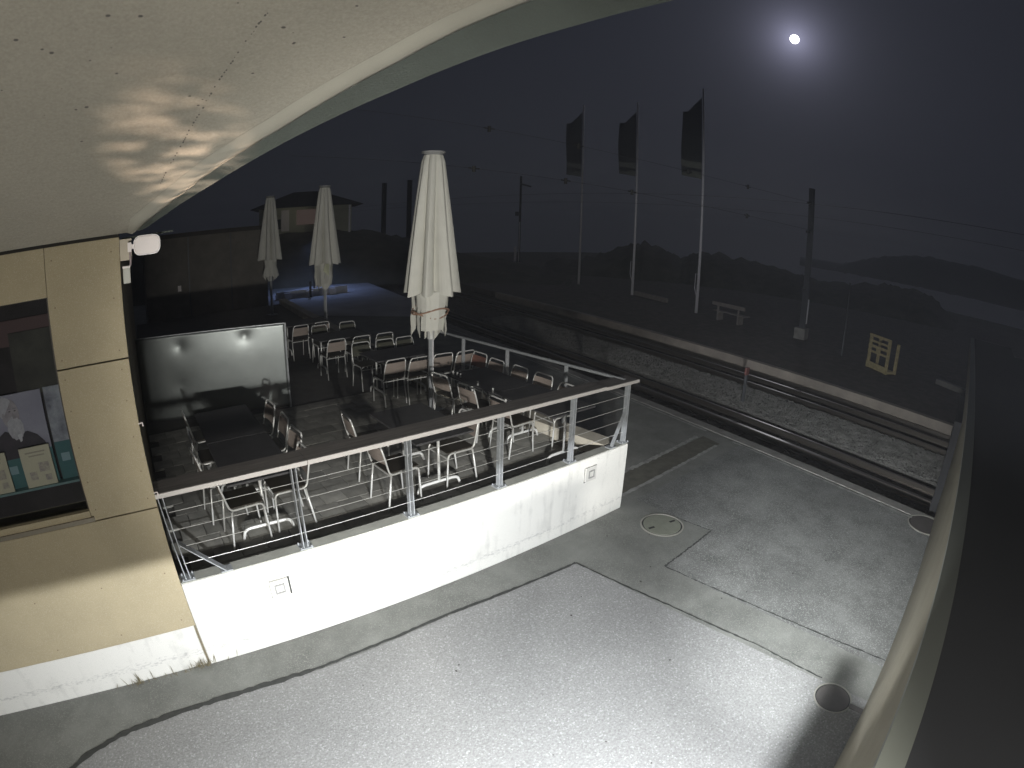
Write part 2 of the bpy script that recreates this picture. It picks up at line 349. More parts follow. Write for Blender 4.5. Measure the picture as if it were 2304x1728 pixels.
def wob(pts, w, n=40, amp=0.012, seed=0):
    """ribbon polygon with ragged edges along a polyline"""
    rs = random.Random(seed); pts = [Vector(p) for p in pts]; L = [0]
    for a, b in zip(pts, pts[1:]): L.append(L[-1] + (b - a).length)
    mb = MB(); prev = None
    for k in range(n + 1):
        d = L[-1] * k / n; i = max(j for j in range(len(L) - 1) if L[j] <= d + 1e-9); t = (d - L[i]) / (L[i + 1] - L[i])
        p = pts[i].lerp(pts[i + 1], t); dr = (pts[i + 1] - pts[i]).normalized(); nn = Vector((-dr.y, dr.x))
        a = p + nn * (w / 2 + rs.uniform(-amp, amp)); b = p - nn * (w / 2 + rs.uniform(-amp, amp))
        mb.v += [(a.x, a.y, 0), (b.x, b.y, 0)]
        if k: m = len(mb.v) - 4; mb.f.append((m, m + 1, m + 3, m + 2))
    return mb
def sheet(name, poly, z, m, kind='structure'):
    mb = MB(); mb.quad(*[(x, y, z) for x, y in poly]); o = mb.build(name, m); tag(o, kind=kind); return o
curve = [(0.95, 3.84), (0.2, 3.87), (-0.5, 3.86), (-1.12, 3.80), (-1.55, 3.67), (-1.85, 3.5), (-2.6, 2.9), (-4.0, 1.5)]
sheet('forecourt_coarse', [(4.55, -0.2), (4.5, 1.3), (4.42, 2.6), (4.30, 3.80), (2.44, 3.9)] + curve + [(-6, -2), (4.55, -2)], 0.004, M['coarse'])
sheet('forecourt_panel', [(5.15, -0.25), (5.14, 1.3), (5.08, 2.98), (6.29, 3.03), (6.24, 3.70), (6.22, 4.40), tp(8.99, 5.5), tp(8.99, 0)], 0.004, M['panel_asphalt'])
def groove(name, pts, w, seed, amp=0.008, n=60, z=0.008):
    o = wob(pts, w, n, amp, seed).build(name, M['joint']); o.location.z = z; return tag(o, kind='structure')
groove('joint', [(4.56, 0.42), (4.576, 1.3), (4.47, 2.48), (4.30, 3.80)], 0.02, 1)
groove('joint', [(4.30, 3.80), (2.44, 3.925), (0.815, 3.862)], 0.035, 2)
groove('joint', [(0.815, 3.862), (0.2, 3.88), (-0.5, 3.87), (-1.12, 3.81), (-1.55, 3.68), (-1.85, 3.5), (-2.6, 2.9)], 0.06, 3, 0.012)
groove('joint', [(5.28, -0.19), (5.2, 1.27), (5.08, 2.98)], 0.02, 4)
groove('joint', [(5.08, 2.98), (6.29, 3.03)], 0.022, 5)
groove('joint', [(6.29, 3.03), (6.22, 3.7)], 0.014, 6)
sheet('drain_channel', [(6.0, 4.66), (9.4 * 0.992, 4.70), (9.42, 5.16), (6.0, 5.14)], 0.004, M['channel'])
def paintline(pts, w, seed, amp=0.012, z=0.009, m='paint', name='painted_line'):
    o = wob(pts, w, 50, amp, seed).build(name, M[m]); o.location.z = z; return tag(o, kind='structure')
paintline([(5.9, 4.62), (7.51, 4.65), (9.2, 4.70)], 0.07, 11, 0.01)
paintline([(6.3, 5.17), (7.4, 5.16), (9.3, 5.24)], 0.09, 12, 0.02)
paintline([tp(9.02, 6.4), tp(9.0, 25)], 0.08, 13, 0.01)
paintline([tp(9.03, 0.2), tp(9.03, 5.7)], 0.075, 14, 0.018)

# ballast: loose stones between and beside the tracks, one object
def stones(name, n, p0, p1, a0, a1, z, s0, s1, m, seed):
    rs = random.Random(seed); mb = MB()
    octa = [(1, 0, 0), (0, 1, 0), (-1, 0, 0), (0, -1, 0), (0, 0, 1)]
    for _ in range(n):
        a = a0 + (a1 - a0) * rs.random() ** 1.7; x, y = tp(rs.uniform(p0, p1), a); s = rs.uniform(s0, s1); r = rs.uniform(0, 3.1); k = len(mb.v)
        for q in octa:
            j = rs.uniform(0.6, 1.2) * s
            mb.v.append((x + j * (q[0] * math.cos(r) - q[1] * math.sin(r)), y + j * (q[0] * math.sin(r) + q[1] * math.cos(r)), z + q[2] * s * rs.uniform(0.5, 1)))
        mb.f += [(k, k + 1, k + 4), (k + 1, k + 2, k + 4), (k + 2, k + 3, k + 4), (k + 3, k, k + 4)]
    return tag(mb.build(name, m), kind='stuff')
tag(MB().prism(strip(12.15, 14.2, -20, 21.5), -0.55, -0.40).build('middle_ballast_bed', mat('pale_ballast_bed', (0.16, 0.155, 0.145), 0.95, var=0.5, scale=16, bump=1, bscale=30)), kind='structure')
stones('ballast', 22000, 12.15, 14.2, -1, 21.5, -0.40, 0.02, 0.055, M['stone'], 3)
stones('dark_ballast', 16000, 9.5, 16.2, -1, 40, -0.52, 0.025, 0.05, M['gravel_dark'], 4)

# tracks: two running rails and a rack each, on sleepers
def track(c, label):
    t = thing('railway_track', label, 'railway track', (*tp(c, 10), -0.5))
    def rail(p, name, w=0.065, top=-0.35):
        mb = MB()
        for (dx, z0, z1) in ((w / 2, top - 0.035, top), (0.012, top - 0.12, top - 0.035), (0.065, top - 0.145, top - 0.12)):
            mb.prism(strip(p - dx, p + dx, -15, 60), z0, z1)
        mb.build(name, M['rail'], t)
    rail(c - 0.7175, 'rail'); rail(c + 0.7175, 'rail'); rail(c, 'rack_rail', 0.09, -0.33)
    mb = MB(); mb.box(-1.15, -0.11, 0, 1.15, 0.11, 0.04); me = mb.mesh('sleeper'); me.materials.append(M['sleeper'])
    for k in range(60):
        x, y = tp(c, -2 + k * 0.62); o = bpy.data.objects.new('sleeper', me); COL.objects.link(o); o.parent = t
        o.location = Vector((x, y, -0.535)) - t.location; o.rotation_euler.z = math.atan2(-TX, TY)
track(10.93, 'rack railway track nearest the platform, dark sleepers and polished rails')
track(15.32, 'rack railway track beside the far low platform, one rail shining')

# hills and embankments in the dark
def ridge(name, pts, D, depth, m, zb=-0.1, rough=0.0, seed=0, sub=6, curvep=0.6):
    prof = []
    for (a0, e0), (a1, e1) in zip(pts, pts[1:]):
        for k in range(sub): t = k / sub; prof.append((a0 + (a1 - a0) * t, e0 + (e1 - e0) * t))
    prof.append(pts[-1]); mb = MB(); rows = [0.0, 0.25, 0.5, 0.75, 1.0, 1.25, 1.7, 2.4]; n = len(prof)
    for r in rows:
        d = D - depth + depth * r
        for i, (az, el) in enumerate(prof):
            zc = H + D * math.tan(R(el)); f = math.sin(min(r, 1.0) * math.pi / 2) ** curvep
            z = zb + (zc - zb) * f if r <= 1 else zc - (r - 1) * 0.8
            z += noise.noise(Vector((az * 1.7, d * 0.6, seed))) * rough * (0.3 + min(r, 1)) + (noise.noise(Vector((az * 9, d * 3, seed + 5))) * 0.3 + noise.noise(Vector((az * 23, d * 7, seed)))* 0.18) * min(1, rough * 3) * min(r, 1)
            mb.v.append((math.sin(R(az)) * d, math.cos(R(az)) * d, max(z, zb - 0.35)))
    for j in range(len(rows) - 1):
        for i in range(n - 1): a = j * n + i; mb.f.append((a, a + 1, a + 1 + n, a + n))
    return tag(mb.build(name, m, smooth=True), kind='structure')
ridge('embankment', [(-6, -0.7), (10, -0.75), (20.7, -0.5), (26, -1.0), (29.4, -2.0), (34.9, -3.5), (40, -4.3), (44.1, -5.0), (47, -5.2)], 46, 10, M['grass'], rough=0.2)
ridge('hill', [(42, -4.2), (46.3, -3.71), (49, -2.94), (51.7, -1.72), (53.1, -1.37), (55.4, -1.85), (56.9, -2.86), (58.2, -2.03), (60.1, -1.82), (64.8, -2.15), (68.7, -2.61), (71.1, -3.06), (74.5, -2.96), (78.8, -2.22), (80.7, -2.09), (83.2, -2.28), (85.8, -3.5), (88, -4.77), (95, -5)], 56, 12, M['grass'], rough=0.35, seed=4)
ridge('distant_hill', [(69.5, -4.6), (71.0, -3.2), (73, -1.5), (75.2, -0.6), (78.5, 0.5), (81.8, 1.2), (84.7, 1.3), (88.6, 1.2), (100, 0.5), (120, 0.2)], 190, 60, M['grass'], rough=1.0, seed=9)
# the moon
mm = bpy.data.meshes.new('moon'); bm = bmesh.new(); bmesh.ops.create_uvsphere(bm, u_segments=32, v_segments=16, radius=7.5); bm.to_mesh(mm); bm.free()
mm.materials.append(emis('moon_light', (0.95, 0.93, 1.0), 6)); mo = bpy.data.objects.new('moon', mm); COL.objects.link(mo); mo.location = md * 900 + Vector((0, 0, H)); tag(mo, kind='structure')

# ------------------------------------------------------------------ station building on the left
XB = -0.13; YB = 4.39
WX0, WX1, WZ0, WZ1 = -1.95, -0.76, 1.93, 3.68
bld = thing('station_building', 'beige clad station building with display window under a sloping concrete roof', 'building', (-2.0, 5.0, 0))
MB().box(-7, YB + 0.29, 0.0, XB - 0.04, 17, 4.0).box(WX1, YB + 0.055, 0.0, XB - 0.04, YB + 0.289, 4.0).box(-7, YB + 0.055, 0.0, WX0 - 0.01, YB + 0.289, 4.0).box(WX0 - 0.009, YB + 0.055, 0.0, WX1 - 0.001, YB + 0.288, WZ0 - 0.06).build('wall', M['panel_edge'], bld)
MB().box(-7, YB + 0.03, 0.0, -0.152, YB + 0.054, 0.52).build('plinth', M['plaster'], bld)
def clad(x0, z0, x1, z1):
    MB().box(x0, YB, z0, x1, YB + 0.028, z1).build('cladding_panel', M['cladding'], bld, bevel=0.002)
g = 0.006
clad(WX1 + 0.004, 1.85 + g, XB, 3.13 - g); clad(-1.96, 3.68 + g, WX1, 4.05); clad(WX1 + 0.004, 3.13 + g, XB, 4.05)
clad(-2.7, 0.545, XB, 1.85 - g); clad(-5.4, 0.545, -2.71, 1.85 - g); clad(-3.3, 1.85 + g, -1.97, 4.05)
MB().box(XB, YB + 0.004, 1.85, XB + 0.004, YB + 0.054, 4.05).build('corner_trim', M['dark_gap'], bld)
MB().box(-6, YB + 0.004, 4.05, XB, YB + 0.05, 4.075).build('shadow_gap', M['dark_gap'], bld)
for x in (-0.2, -0.70):
    for z in (1.95, 2.2, 2.5, 2.8, 3.05, 3.2, 3.6, 3.95):
        MB().tube([(x, YB - 0.003, z), (x, YB + 0.002, z)], 0.006, 8).build('screw', M['screw'], bld)
for x in (-2.3, -1.6, -0.9, -0.25):
    for z in (0.65, 1.2): MB().tube([(x, YB - 0.003, z), (x, YB + 0.002, z)], 0.007, 8).build('screw', M['screw'], bld)
# display window: recess, reveal, glass and what is printed behind it
win = MB()
win.box(WX0, YB + 0.03, WZ0, WX0 + 0.03, YB + 0.30, WZ1); win.box(WX1 - 0.012, YB + 0.03, WZ0 - 0.06, WX1, YB + 0.30, WZ1); win.box(WX0, YB + 0.03, WZ1, WX1, YB + 0.3, WZ1 + 0.03)
wf = win.build('window', M['frame_dark'], bld)
def wpart(mb, name, m, **k):
    o = mb.build(name, m, None, **k); o.parent = wf; return o
wpart(MB().box(WX0, YB - 0.03, 1.862, WX1 + 0.03, YB + 0.05, 1.90), 'sill', M['frame'])
wpart(MB().box(WX0, YB - 0.012, 1.90, WX1, YB + 0.04, 1.955), 'lower_frame', M['cladding'])
wpart(MB().quad((WX0, YB + 0.06, 1.95), (WX1, YB + 0.06, 1.95), (WX1, YB + 0.06, WZ1), (WX0, YB + 0.06, WZ1)), 'pane', M['glass'])
yb = YB + 0.22
wpart(MB().box(WX0, yb, 1.955, WX1 - 0.012, yb + 0.02, WZ1), 'backing', mat('dim_interior', (0.06, 0.05, 0.055), 0.8, col2=(0.035, 0.03, 0.03), scale=3))
wpart(MB().box(-1.9, yb - 0.02, 3.35, -0.78, yb - 0.004, 3.55), 'interior_board', mat('board_red', (0.14, 0.09, 0.09), 0.8))
wpart(MB().box(-1.18, yb - 0.035, 2.95, -0.80, yb - 0.022, 3.45), 'dark_picture', mat('dark_picture', (0.05, 0.045, 0.04), 0.7, col2=(0.09, 0.085, 0.07), scale=4))
# poster: old photograph of a bearded man above a teal band
def disc(cx, cz, rx, rz, y, n=28, a0=0, a1=2 * math.pi, jag=0.0, seed=1):
    rs = random.Random(seed); return MB().quad(*[(cx + rx * math.cos(a0 + (a1 - a0) * i / n) * (1 + rs.uniform(-jag, jag)), y, cz + rz * math.sin(a0 + (a1 - a0) * i / n) * (1 + rs.uniform(-jag, jag))) for i in range(n)])
def pm(n, c, c2=None, s=9): return mat(n, c, 0.6, col2=c2, scale=s)
ZL = 2.205
wpart(MB().box(-1.62, yb - 0.05, ZL, -0.972, yb - 0.03, 2.985), 'poster', pm('poster_lavender', (0.42, 0.4, 0.48), (0.3, 0.285, 0.36), 2))
wpart(MB().box(-1.62, yb - 0.053, ZL, -0.972, yb - 0.0505, 2.50), 'poster_band', pm('poster_teal', (0.1, 0.22, 0.22), (0.06, 0.16, 0.17), 3))
yp = yb - 0.056
wpart(MB().quad(*[(x, yp, z) for x, z in ((-1.55, 2.46), (-1.0, 2.46), (-1.02, 2.56), (-1.08, 2.63), (-1.16, 2.67), (-1.27, 2.66), (-1.37, 2.70), (-1.44, 2.66), (-1.51, 2.58))]), 'poster_jacket', pm('jacket_print', (0.075, 0.06, 0.075), (0.045, 0.04, 0.05)))
wpart(disc(-1.285, 2.83, 0.082, 0.125, yp - 0.001), 'poster_face', pm('face_print', (0.5, 0.45, 0.47), (0.3, 0.26, 0.28), 12))
wpart(disc(-1.325, 2.885, 0.075, 0.09, yp - 0.002, a0=0.5, a1=4.4, jag=0.05), 'poster_hair', pm('hair_print', (0.6, 0.57, 0.6), (0.48, 0.46, 0.5), 40))
wpart(disc(-1.262, 2.71, 0.078, 0.095, yp - 0.003, jag=0.09), 'poster_beard', pm('beard_print', (0.62, 0.59, 0.62), (0.42, 0.4, 0.44), 30))
wpart(disc(-1.35, 2.82, 0.012, 0.028, yp - 0.0045, 10), 'poster_ear', pm('ear_print', (0.42, 0.38, 0.4)))
for cx in (-1.285, -1.235):
    wpart(disc(cx, 2.852, 0.011, 0.005, yp - 0.004, 10), 'poster_eye', pm('eye_print', (0.14, 0.11, 0.12)))
    wpart(MB().quad((cx - 0.018, yp - 0.004, 2.868), (cx + 0.018, yp - 0.004, 2.87), (cx + 0.014, yp - 0.004, 2.876), (cx - 0.016, yp - 0.004, 2.875)), 'poster_brow', pm('brow_print', (0.3, 0.27, 0.3)))
wpart(MB().quad((-1.262, yp - 0.004, 2.845), (-1.237, yp - 0.004, 2.79), (-1.268, yp - 0.004, 2.79)), 'poster_nose', pm('nose_print', (0.34, 0.3, 0.32)))
wpart(MB().quad((-1.26, yp - 0.004, 2.655), (-1.215, yp - 0.004, 2.66), (-1.225, yp - 0.004, 2.60), (-1.245, yp - 0.004, 2.59)), 'poster_collar', pm('collar_print', (0.65, 0.63, 0.66)))
wpart(MB().box(-0.945, yb - 0.05, ZL, -0.785, yb - 0.03, 2.99), 'side_poster', pm('landscape_print', (0.48, 0.49, 0.54), (0.16, 0.16, 0.2), 7))
wpart(MB().box(-0.945, yb - 0.053, ZL, -0.785, yb - 0.0505, 2.53), 'side_poster_band', pm('teal_band', (0.1, 0.22, 0.22), (0.06, 0.16, 0.17), 3))
for (bx, bz, w_, h_) in ((-1.38, 2.33, 0.08, 0.07), (-0.865, 2.36, 0.08, 0.07)):
    wpart(MB().box(bx - w_ / 2, yb - 0.056, bz, bx + w_ / 2, yb - 0.054, bz + h_), 'pale_square', pm('pale_square', (0.28, 0.4, 0.44)))
def leaflet(cx, w=0.29, h=0.34):
    o = MB().box(cx - w / 2, yb - 0.10, ZL, cx + w / 2, yb - 0.085, ZL + h).build('leaflet', pm('leaflet_paper', (0.68, 0.62, 0.47), (0.6, 0.55, 0.42), 3), None); o.parent = wf
    for dz, x0, x1, th in ((0.04, 0.05, 0.24, 0.012), (0.07, 0.08, 0.23, 0.011)):
        o2 = MB().box(cx - w / 2 + x0, yb - 0.102, ZL + h - dz - th, cx - w / 2 + x1, yb - 0.1005, ZL + h - dz).build('print_line', pm('print_grey', (0.3, 0.26, 0.22), (0.5, 0.45, 0.36), 120), None); o2.parent = wf
    for (x0, z0, x1, z1) in ((0.15, 0.12, 0.25, 0.2), (0.19, 0.04, 0.25, 0.09), (0.05, 0.06, 0.12, 0.13)):
        o2 = MB().box(cx - w / 2 + x0, yb - 0.102, ZL + z0, cx - w / 2 + x1, yb - 0.1005, ZL + z1).build('print_picture', pm('print_pic', (0.35, 0.3, 0.3), (0.6, 0.53, 0.42), 40), None); o2.parent = wf
leaflet(-1.135); leaflet(-1.56)
wpart(MB().box(WX0, yb - 0.12, ZL - 0.02, WX1 - 0.012, yb - 0.02, ZL - 0.001), 'display_ledge', mat('glass_shelf', (0.2, 0.3, 0.3), 0.3))

# roof: sloping concrete soffit with a rounded lip and a grey-green fascia band
SL = 0.5
def zc(y): return 4.075 + SL * (4.39 - y)
inn = [(0.02, 4.40), (0.099, 4.306), (0.328, 4.025), (0.598, 3.683), (0.936, 3.318), (1.386, 2.731), (1.591, 2.419), (1.843, 2.079), (2.6, 0.9), (3.3, -0.8), (3.6, -2.5)]
def off(poly, d):
    o = []
    for i, p in enumerate(poly):
        a = Vector(poly[max(i - 1, 0)]); b = Vector(poly[min(i + 1, len(poly) - 1)]); t = (b - a).normalized(); o.append((p[0] - t.y * d, p[1] + t.x * d))
    return o
ins = off(inn, -0.17)
ins[0] = (-0.06, 4.39)
mb = MB(); left = [(-7, p[1]) for p in ins]
NX = 10
for i in range(len(ins)):
    for k in range(NX + 1):
        x = -7 + (ins[i][0] + 7) * k / NX; mb.v.append((x, ins[i][1], zc(ins[i][1])))
for i in range(len(ins) - 1):
    for k in range(NX): a = i * (NX + 1) + k; mb.f.append((a, a + 1, a + NX + 2, a + NX + 1))
top = len(mb.v); mb.v += [(v[0], v[1], v[2] + 0.3) for v in mb.v[:top]]; mb.f += [tuple(q + top for q in f[::-1]) for f in mb.f[:]]
roof = mb.build('roof', M['ceiling'], bld)
mb = MB(); rows = []
for i in range(len(inn)):
    a = Vector(ins[i]); b = Vector(inn[i]); row = []
    for k, t in enumerate((0, 0.25, 0.5, 0.75, 1.0)):
        p = a.lerp(b, t); row.append((p.x, p.y, zc(p.y) - 0.001 - 0.02 * math.sin(math.pi * t) + 0.02 * t))
    row.append((b.x, b.y, zc(b.y) + 0.3)); rows.append(row)
for r_ in rows: mb.v += r_
for i in range(len(rows) - 1):
    for k in range(5): a = i * 6 + k; mb.f.append((a, a + 1, a + 7, a + 6))
mb.build('roof_lip', M['lip'], bld, smooth=True)
ou = [(0.03, 4.45), (0.101, 4.408), (0.339, 4.153), (0.629, 3.859), (0.988, 3.485), (1.51, 2.956), (1.936, 2.477), (2.225, 2.165), (2.578, 1.754), (3.9, -0.8), (4.2, -2.5)]
inn2 = off(inn, 0.012); inn2[0] = (0.025, 4.41)
mb = MB(); n = len(ou)
jag = random.Random(5)
for dz in (0.03, 0.12):
    for q in (inn2, ou):
        for i, p in enumerate(q): mb.v.append((p[0], p[1], zc(p[1]) + dz + (0.0 if q is inn2 else 0.0)))
for i in range(n - 1):
    mb.f += [(i, i + 1, n + i + 1, n + i), (2 * n + i, 3 * n + i, 3 * n + i + 1, 2 * n + i + 1), (n + i, n + i + 1, 3 * n + i + 1, 3 * n + i), (i, 2 * n + i, 2 * n + i + 1, i + 1)]
mb.build('roof_fascia', M['fascia'], bld)
# construction joint: a dotted line of small blow holes in the soffit
jp = [(0.56, 2.45), (0.452, 2.823), (0.35, 3.206), (0.265, 3.52), (0.179, 3.82)]
rs = random.Random(12)
mb = MB()
for (a, b) in zip(jp, jp[1:]):
    for k in range(16):
        t = (k + rs.random()) / 16
        if rs.random() < 0.35: continue
        x = a[0] + (b[0] - a[0]) * t + rs.uniform(-0.004, 0.004); y = a[1] + (b[1] - a[1]) * t; r_ = rs.uniform(0.003, 0.007)
        z = zc(y) - 0.002; mb.quad(*[(x + r_ * math.cos(q), y + r_ * 1.3 * math.sin(q), z - SL * r_ * 1.3 * math.sin(q)) for q in [i * math.pi / 3 for i in range(6)]])
for _ in range(130):
    x = rs.uniform(-2.2, 1.2); y = rs.uniform(1.2, 3.4); r_ = rs.choice((0.004, 0.006, 0.009, 0.013))
    if x > 0.2 + (4.2 - y) * 0.5: continue
    z = zc(y) - 0.002; mb.quad(*[(x + r_ * math.cos(q), y + r_ * 0.6 * math.sin(q), z - SL * r_ * 0.6 * math.sin(q)) for q in [i * math.pi / 3 for i in range(6)]])
o = mb.build('blow_holes', mat('blow_hole', (0.13, 0.12, 0.11), 0.9), bld); o['kind'] = 'stuff'
MB().quad((XB + 0.02, 4.36, 4.04), (0.34, 4.72, 4.06), (0.34, 4.74, 4.045), (XB + 0.02, 4.5, 4.02)).build('flashing', M['fascia'], bld)

# floodlight and junction box on the corner
fl = thing('floodlight', 'white rounded floodlight on a bracket at the top corner of the beige wall', 'floodlight', (0.09, 4.3, 3.97))
def rrect(cx, cz, w, h, r, y0, y1, n=5):
    pts = []
    for sx, sz, a0 in ((1, 1, 0), (-1, 1, 90), (-1, -1, 180), (1, -1, 270)):
        for k in range(n + 1): a = R(a0 + 90 * k / n); pts.append((cx + sx * (w / 2 - r) + r * math.cos(a), cz + sz * (h / 2 - r) + r * math.sin(a)))
    mb = MB(); m_ = len(pts); mb.v = [(x, y0, z) for x, z in pts] + [(x, y1, z) for x, z in pts]
    mb.f = [tuple(range(m_)), tuple(range(2 * m_ - 1, m_ - 1, -1))] + [(i, i + m_, (i + 1) % m_ + m_, (i + 1) % m_) for i in range(m_)]; return mb
rrect(0.095, 3.968, 0.205, 0.135, 0.05, 4.24, 4.33).build('lamp_head', M['lamp_white'], fl, bevel=0.006)
rrect(0.095, 3.968, 0.215, 0.145, 0.052, 4.25, 4.262).build('rim', mat('white_rim', (0.9, 0.88, 0.88), 0.4), fl)
MB().box(-0.06, 4.28, 3.93, -0.03, 4.34, 4.0).box(-0.045, 4.29, 3.95, 0.0, 4.31, 3.985).build('bracket', M['lamp_white'], fl)
MB().tube(smoothpath([(-0.035, 4.32, 3.95), (-0.045, 4.30, 3.90), (-0.04, 4.3, 3.86), (-0.045, 4.31, 3.83)], 0.02), 0.008).build('cable', mat('mauve_cable', (0.4, 0.33, 0.34), 0.6), fl)
MB().box(XB + 0.004, 4.36, 3.87, -0.028, 4.42, 4.03).build('back_plate', M['frame'], fl)
jb = thing('junction_box', 'pale grey junction box on the wall corner just below the floodlight', 'electrical box', (-0.075, 4.34, 3.76))
MB().box(-0.108, 4.3, 3.70, -0.048, 4.40, 3.825).build('box', M['box_grey'], jb, bevel=0.004)
MB().box(-0.11, 4.295, 3.815, -0.046, 4.402, 3.828).build('lid', M['lamp_white'], jb)
for z, c in ((2.60, 'pinkish hook on the edge of the beige cladding, upper one'), (1.99, 'small white hook on the edge of the beige cladding near the handrail')):
    MB().tube([(XB, 4.38, z), (XB + 0.03, 4.36, z + 0.01), (XB + 0.035, 4.36, z - 0.02)], 0.007).build('wall_hook', M['lamp_white']); tag(bpy.context.scene.objects[-1] if False else COL.objects[-1], c, 'hook')

# ------------------------------------------------------------------ terrace
F = 0.87
XE = 5.84
side = [(5.80, 4.40), (5.66, 5.9), (5.50, 7.9), (5.44, 8.6), (5.9, 16.0), (6.3, 22.0)]
tag(MB().prism([(-0.15, 4.56)] + [(x - 0.2, y) for x, y in [(5.80, 4.56)] + side[1:]] + [(-0.15, 22.0)], 0.0, F - 0.03).build('terrace_floor', M['terr_far']), kind='structure')
tf = COL.objects['terrace_floor']
wal = thing('terrace_wall', 'white rendered retaining wall of the terrace with stained foot', 'wall', (2.8, 4.45, 0))
wmb = MB().box(-0.128, YB, 0.0, XE, 4.545, 1.03)
wmb.build('wall', M['plaster'], wal, bevel=0.012)
MB().box(-0.125, YB + 0.012, 1.030, XE - 0.01, 4.545, 1.042).build('coping', M['cap'], wal)
MB().box(-0.151, YB + 0.01, 0.0, -0.129, YB + 0.05, 0.54).build('joint_strip', M['panel_edge'], wal)
scp = thing('side_wall', 'low side wall of the terrace with pale coping along the platform', 'wall', (5.6, 8, 0))
mb = MB(); mc = MB()
for (a, b) in zip(side, side[1:]):
    if a[1] < 4.56: a = (a[0] - 0.014, 4.56)
    mb.prism([(a[0] - 0.27, a[1]), (a[0], a[1]), (b[0], b[1]), (b[0] - 0.27, b[1])], 0.0, 1.02)
    mc.prism([(a[0] - 0.28, a[1]), (a[0] + 0.01, a[1]), (b[0] + 0.01, b[1]), (b[0] - 0.28, b[1])], 1.02, 1.042)
mb.build('wall', M['cap_side'], scp); mc.build('coping', M['cap_side'], scp)
# floor pavers
pr = random.Random(3); me_p = []
for q in range(4):
    b_ = MB().box(-0.146, -0.146, -0.03, 0.146, 0.146, 0.0); m_ = b_.mesh('paver')
    m_.materials.append(mat('paver_%s' % 'abcd'[q], tuple(c * (0.8 + 0.12 * q) for c in (0.27, 0.262, 0.235)), 0.85, var=0.4, scale=4, bump=0.3)); me_p.append(m_)
cnt = 0
for j in range(15):
    y = 4.70 + j * 0.30
    for i in range(20):
        x = 0.02 + i * 0.30 + (0.15 if j % 2 else 0)
        if x > 5.42 - (y - 4.5) * 0.07 or cnt >= 298: continue
        o = bpy.data.objects.new('paver', pr.choice(me_p)); COL.objects.link(o); o.parent = tf
        o.location = (x, y, F - 0.028 + 0.03 + pr.uniform(-0.002, 0.003)); o.rotation_euler = (pr.uniform(-.004, .004), pr.uniform(-.004, .004), pr.uniform(-.006, .006)); cnt += 1
# square wall lights set in the white wall
def wlight(x, z, lab, s=0.2):
    t = thing('wall_light', lab, 'wall light', (x, YB, z), 0, 'square lights in the white terrace wall')
    MB().box(-s / 2, -0.034, -s / 2, s / 2, -0.0042, s / 2).build('housing', mat('white_housing', (0.6, 0.59, 0.56), 0.6), t, bevel=0.004, local=True)
    for (x0, z0, x1, z1) in ((-.27, .2, .27, .27), (-.27, -.27, .27, -.2), (-.27, -.2, -.2, .2), (.2, -.2, .27, .2)):
        MB().box(s * x0, -0.046, s * z0, s * x1, -0.0342, s * z1).build('inner_frame', mat('white_visor', (0.3, 0.3, 0.29), 0.6), t, local=True)
    MB().box(-s * .5, -0.004, -s * .6, s * .62, 0.0, s * .48).build('painted_shadow', M['joint'], t, local=True)  # dark plate offset right and down, stands in for the housing's cast shadow
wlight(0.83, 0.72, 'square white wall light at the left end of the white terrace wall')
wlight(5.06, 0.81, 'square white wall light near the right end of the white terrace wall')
# front railing
rl = thing('terrace_railing', 'steel railing with wide dark handrail and wires on the white wall', 'railing', (2.8, 4.5, 1.04))
MB().box(-0.13, 4.405, 1.93, 1.335, 4.665, 1.965).box(1.34, 4.405, 1.93, 5.26, 4.665, 1.966).box(5.262, 4.405, 1.92, 5.95, 4.66, 1.955).build('handrail', M['wood_dark'], rl)
MB().box(-0.13, 4.385, 1.925, 1.335, 4.404, 1.967).box(1.34, 4.383, 1.925, 5.26, 4.404, 1.968).box(5.262, 4.385, 1.915, 5.95, 4.404, 1.957).build('handrail_edge', M['edge_strip'], rl)
PX = [(-0.04), 1.209, 2.427, 3.595, 4.742, 5.80]
for i, x in enumerate(PX):
    top = (x if i else -0.09)
    mb = MB()
    for d in (-0.022, 0.022): mb.bar((x + d, 4.465, 1.045), (top + d, 4.465, 1.925), 0.010, 0.06, up=(0, 1, 0))
    p = mb.build('post', M['galv'], rl, bevel=0.002)
    o = MB().box(x - 0.07, 4.41, 1.0425, x + 0.07, 4.53, 1.054).build('base_plate', M['galv']); o.parent = p
    for bx, by in ((-0.055, 4.42), (0.055, 4.42), (0.055, 4.52), (-0.055, 4.52)):
        o = MB().cyl((x + bx, by), 0.009, 1.054, 1.07, 6).build('bolt', M['galv']); o.parent = p
    o = MB().box(x - 0.03, 4.44, 1.90, x + 0.03, 4.50, 1.929).build('bracket', M['galv']); o.parent = p
for z in (1.20, 1.38, 1.56, 1.74):
    MB().tube([(-0.04, 4.465, z), (5.80, 4.465, z)], 0.0028, 6).build('wire', M['tube'], rl)
mb = MB()
for d in (-0.02, 0.02): mb.bar((0.36, 4.44 + d, 1.05), (-0.03, 4.44 + d, 1.44), 0.010, 0.05, up=(0, 1, 0))
mb.build('brace', M['galv'], rl); MB().box(0.30, 4.40, 1.0425, 0.42, 4.50, 1.056).build('base_plate', M['galv'], rl)
mb = MB().bar((5.52, 4.44, 1.05), (5.78, 4.46, 1.5), 0.012, 0.05, up=(0, 1, 0)).bar((5.60, 4.50, 1.05), (5.78, 4.48, 1.42), 0.012, 0.04, up=(0, 1, 0))
mb.build('brace', M['galv'], rl); MB().box(5.46, 4.40, 1.0425, 5.58, 4.50, 1.056).build('base_plate', M['galv'], rl)
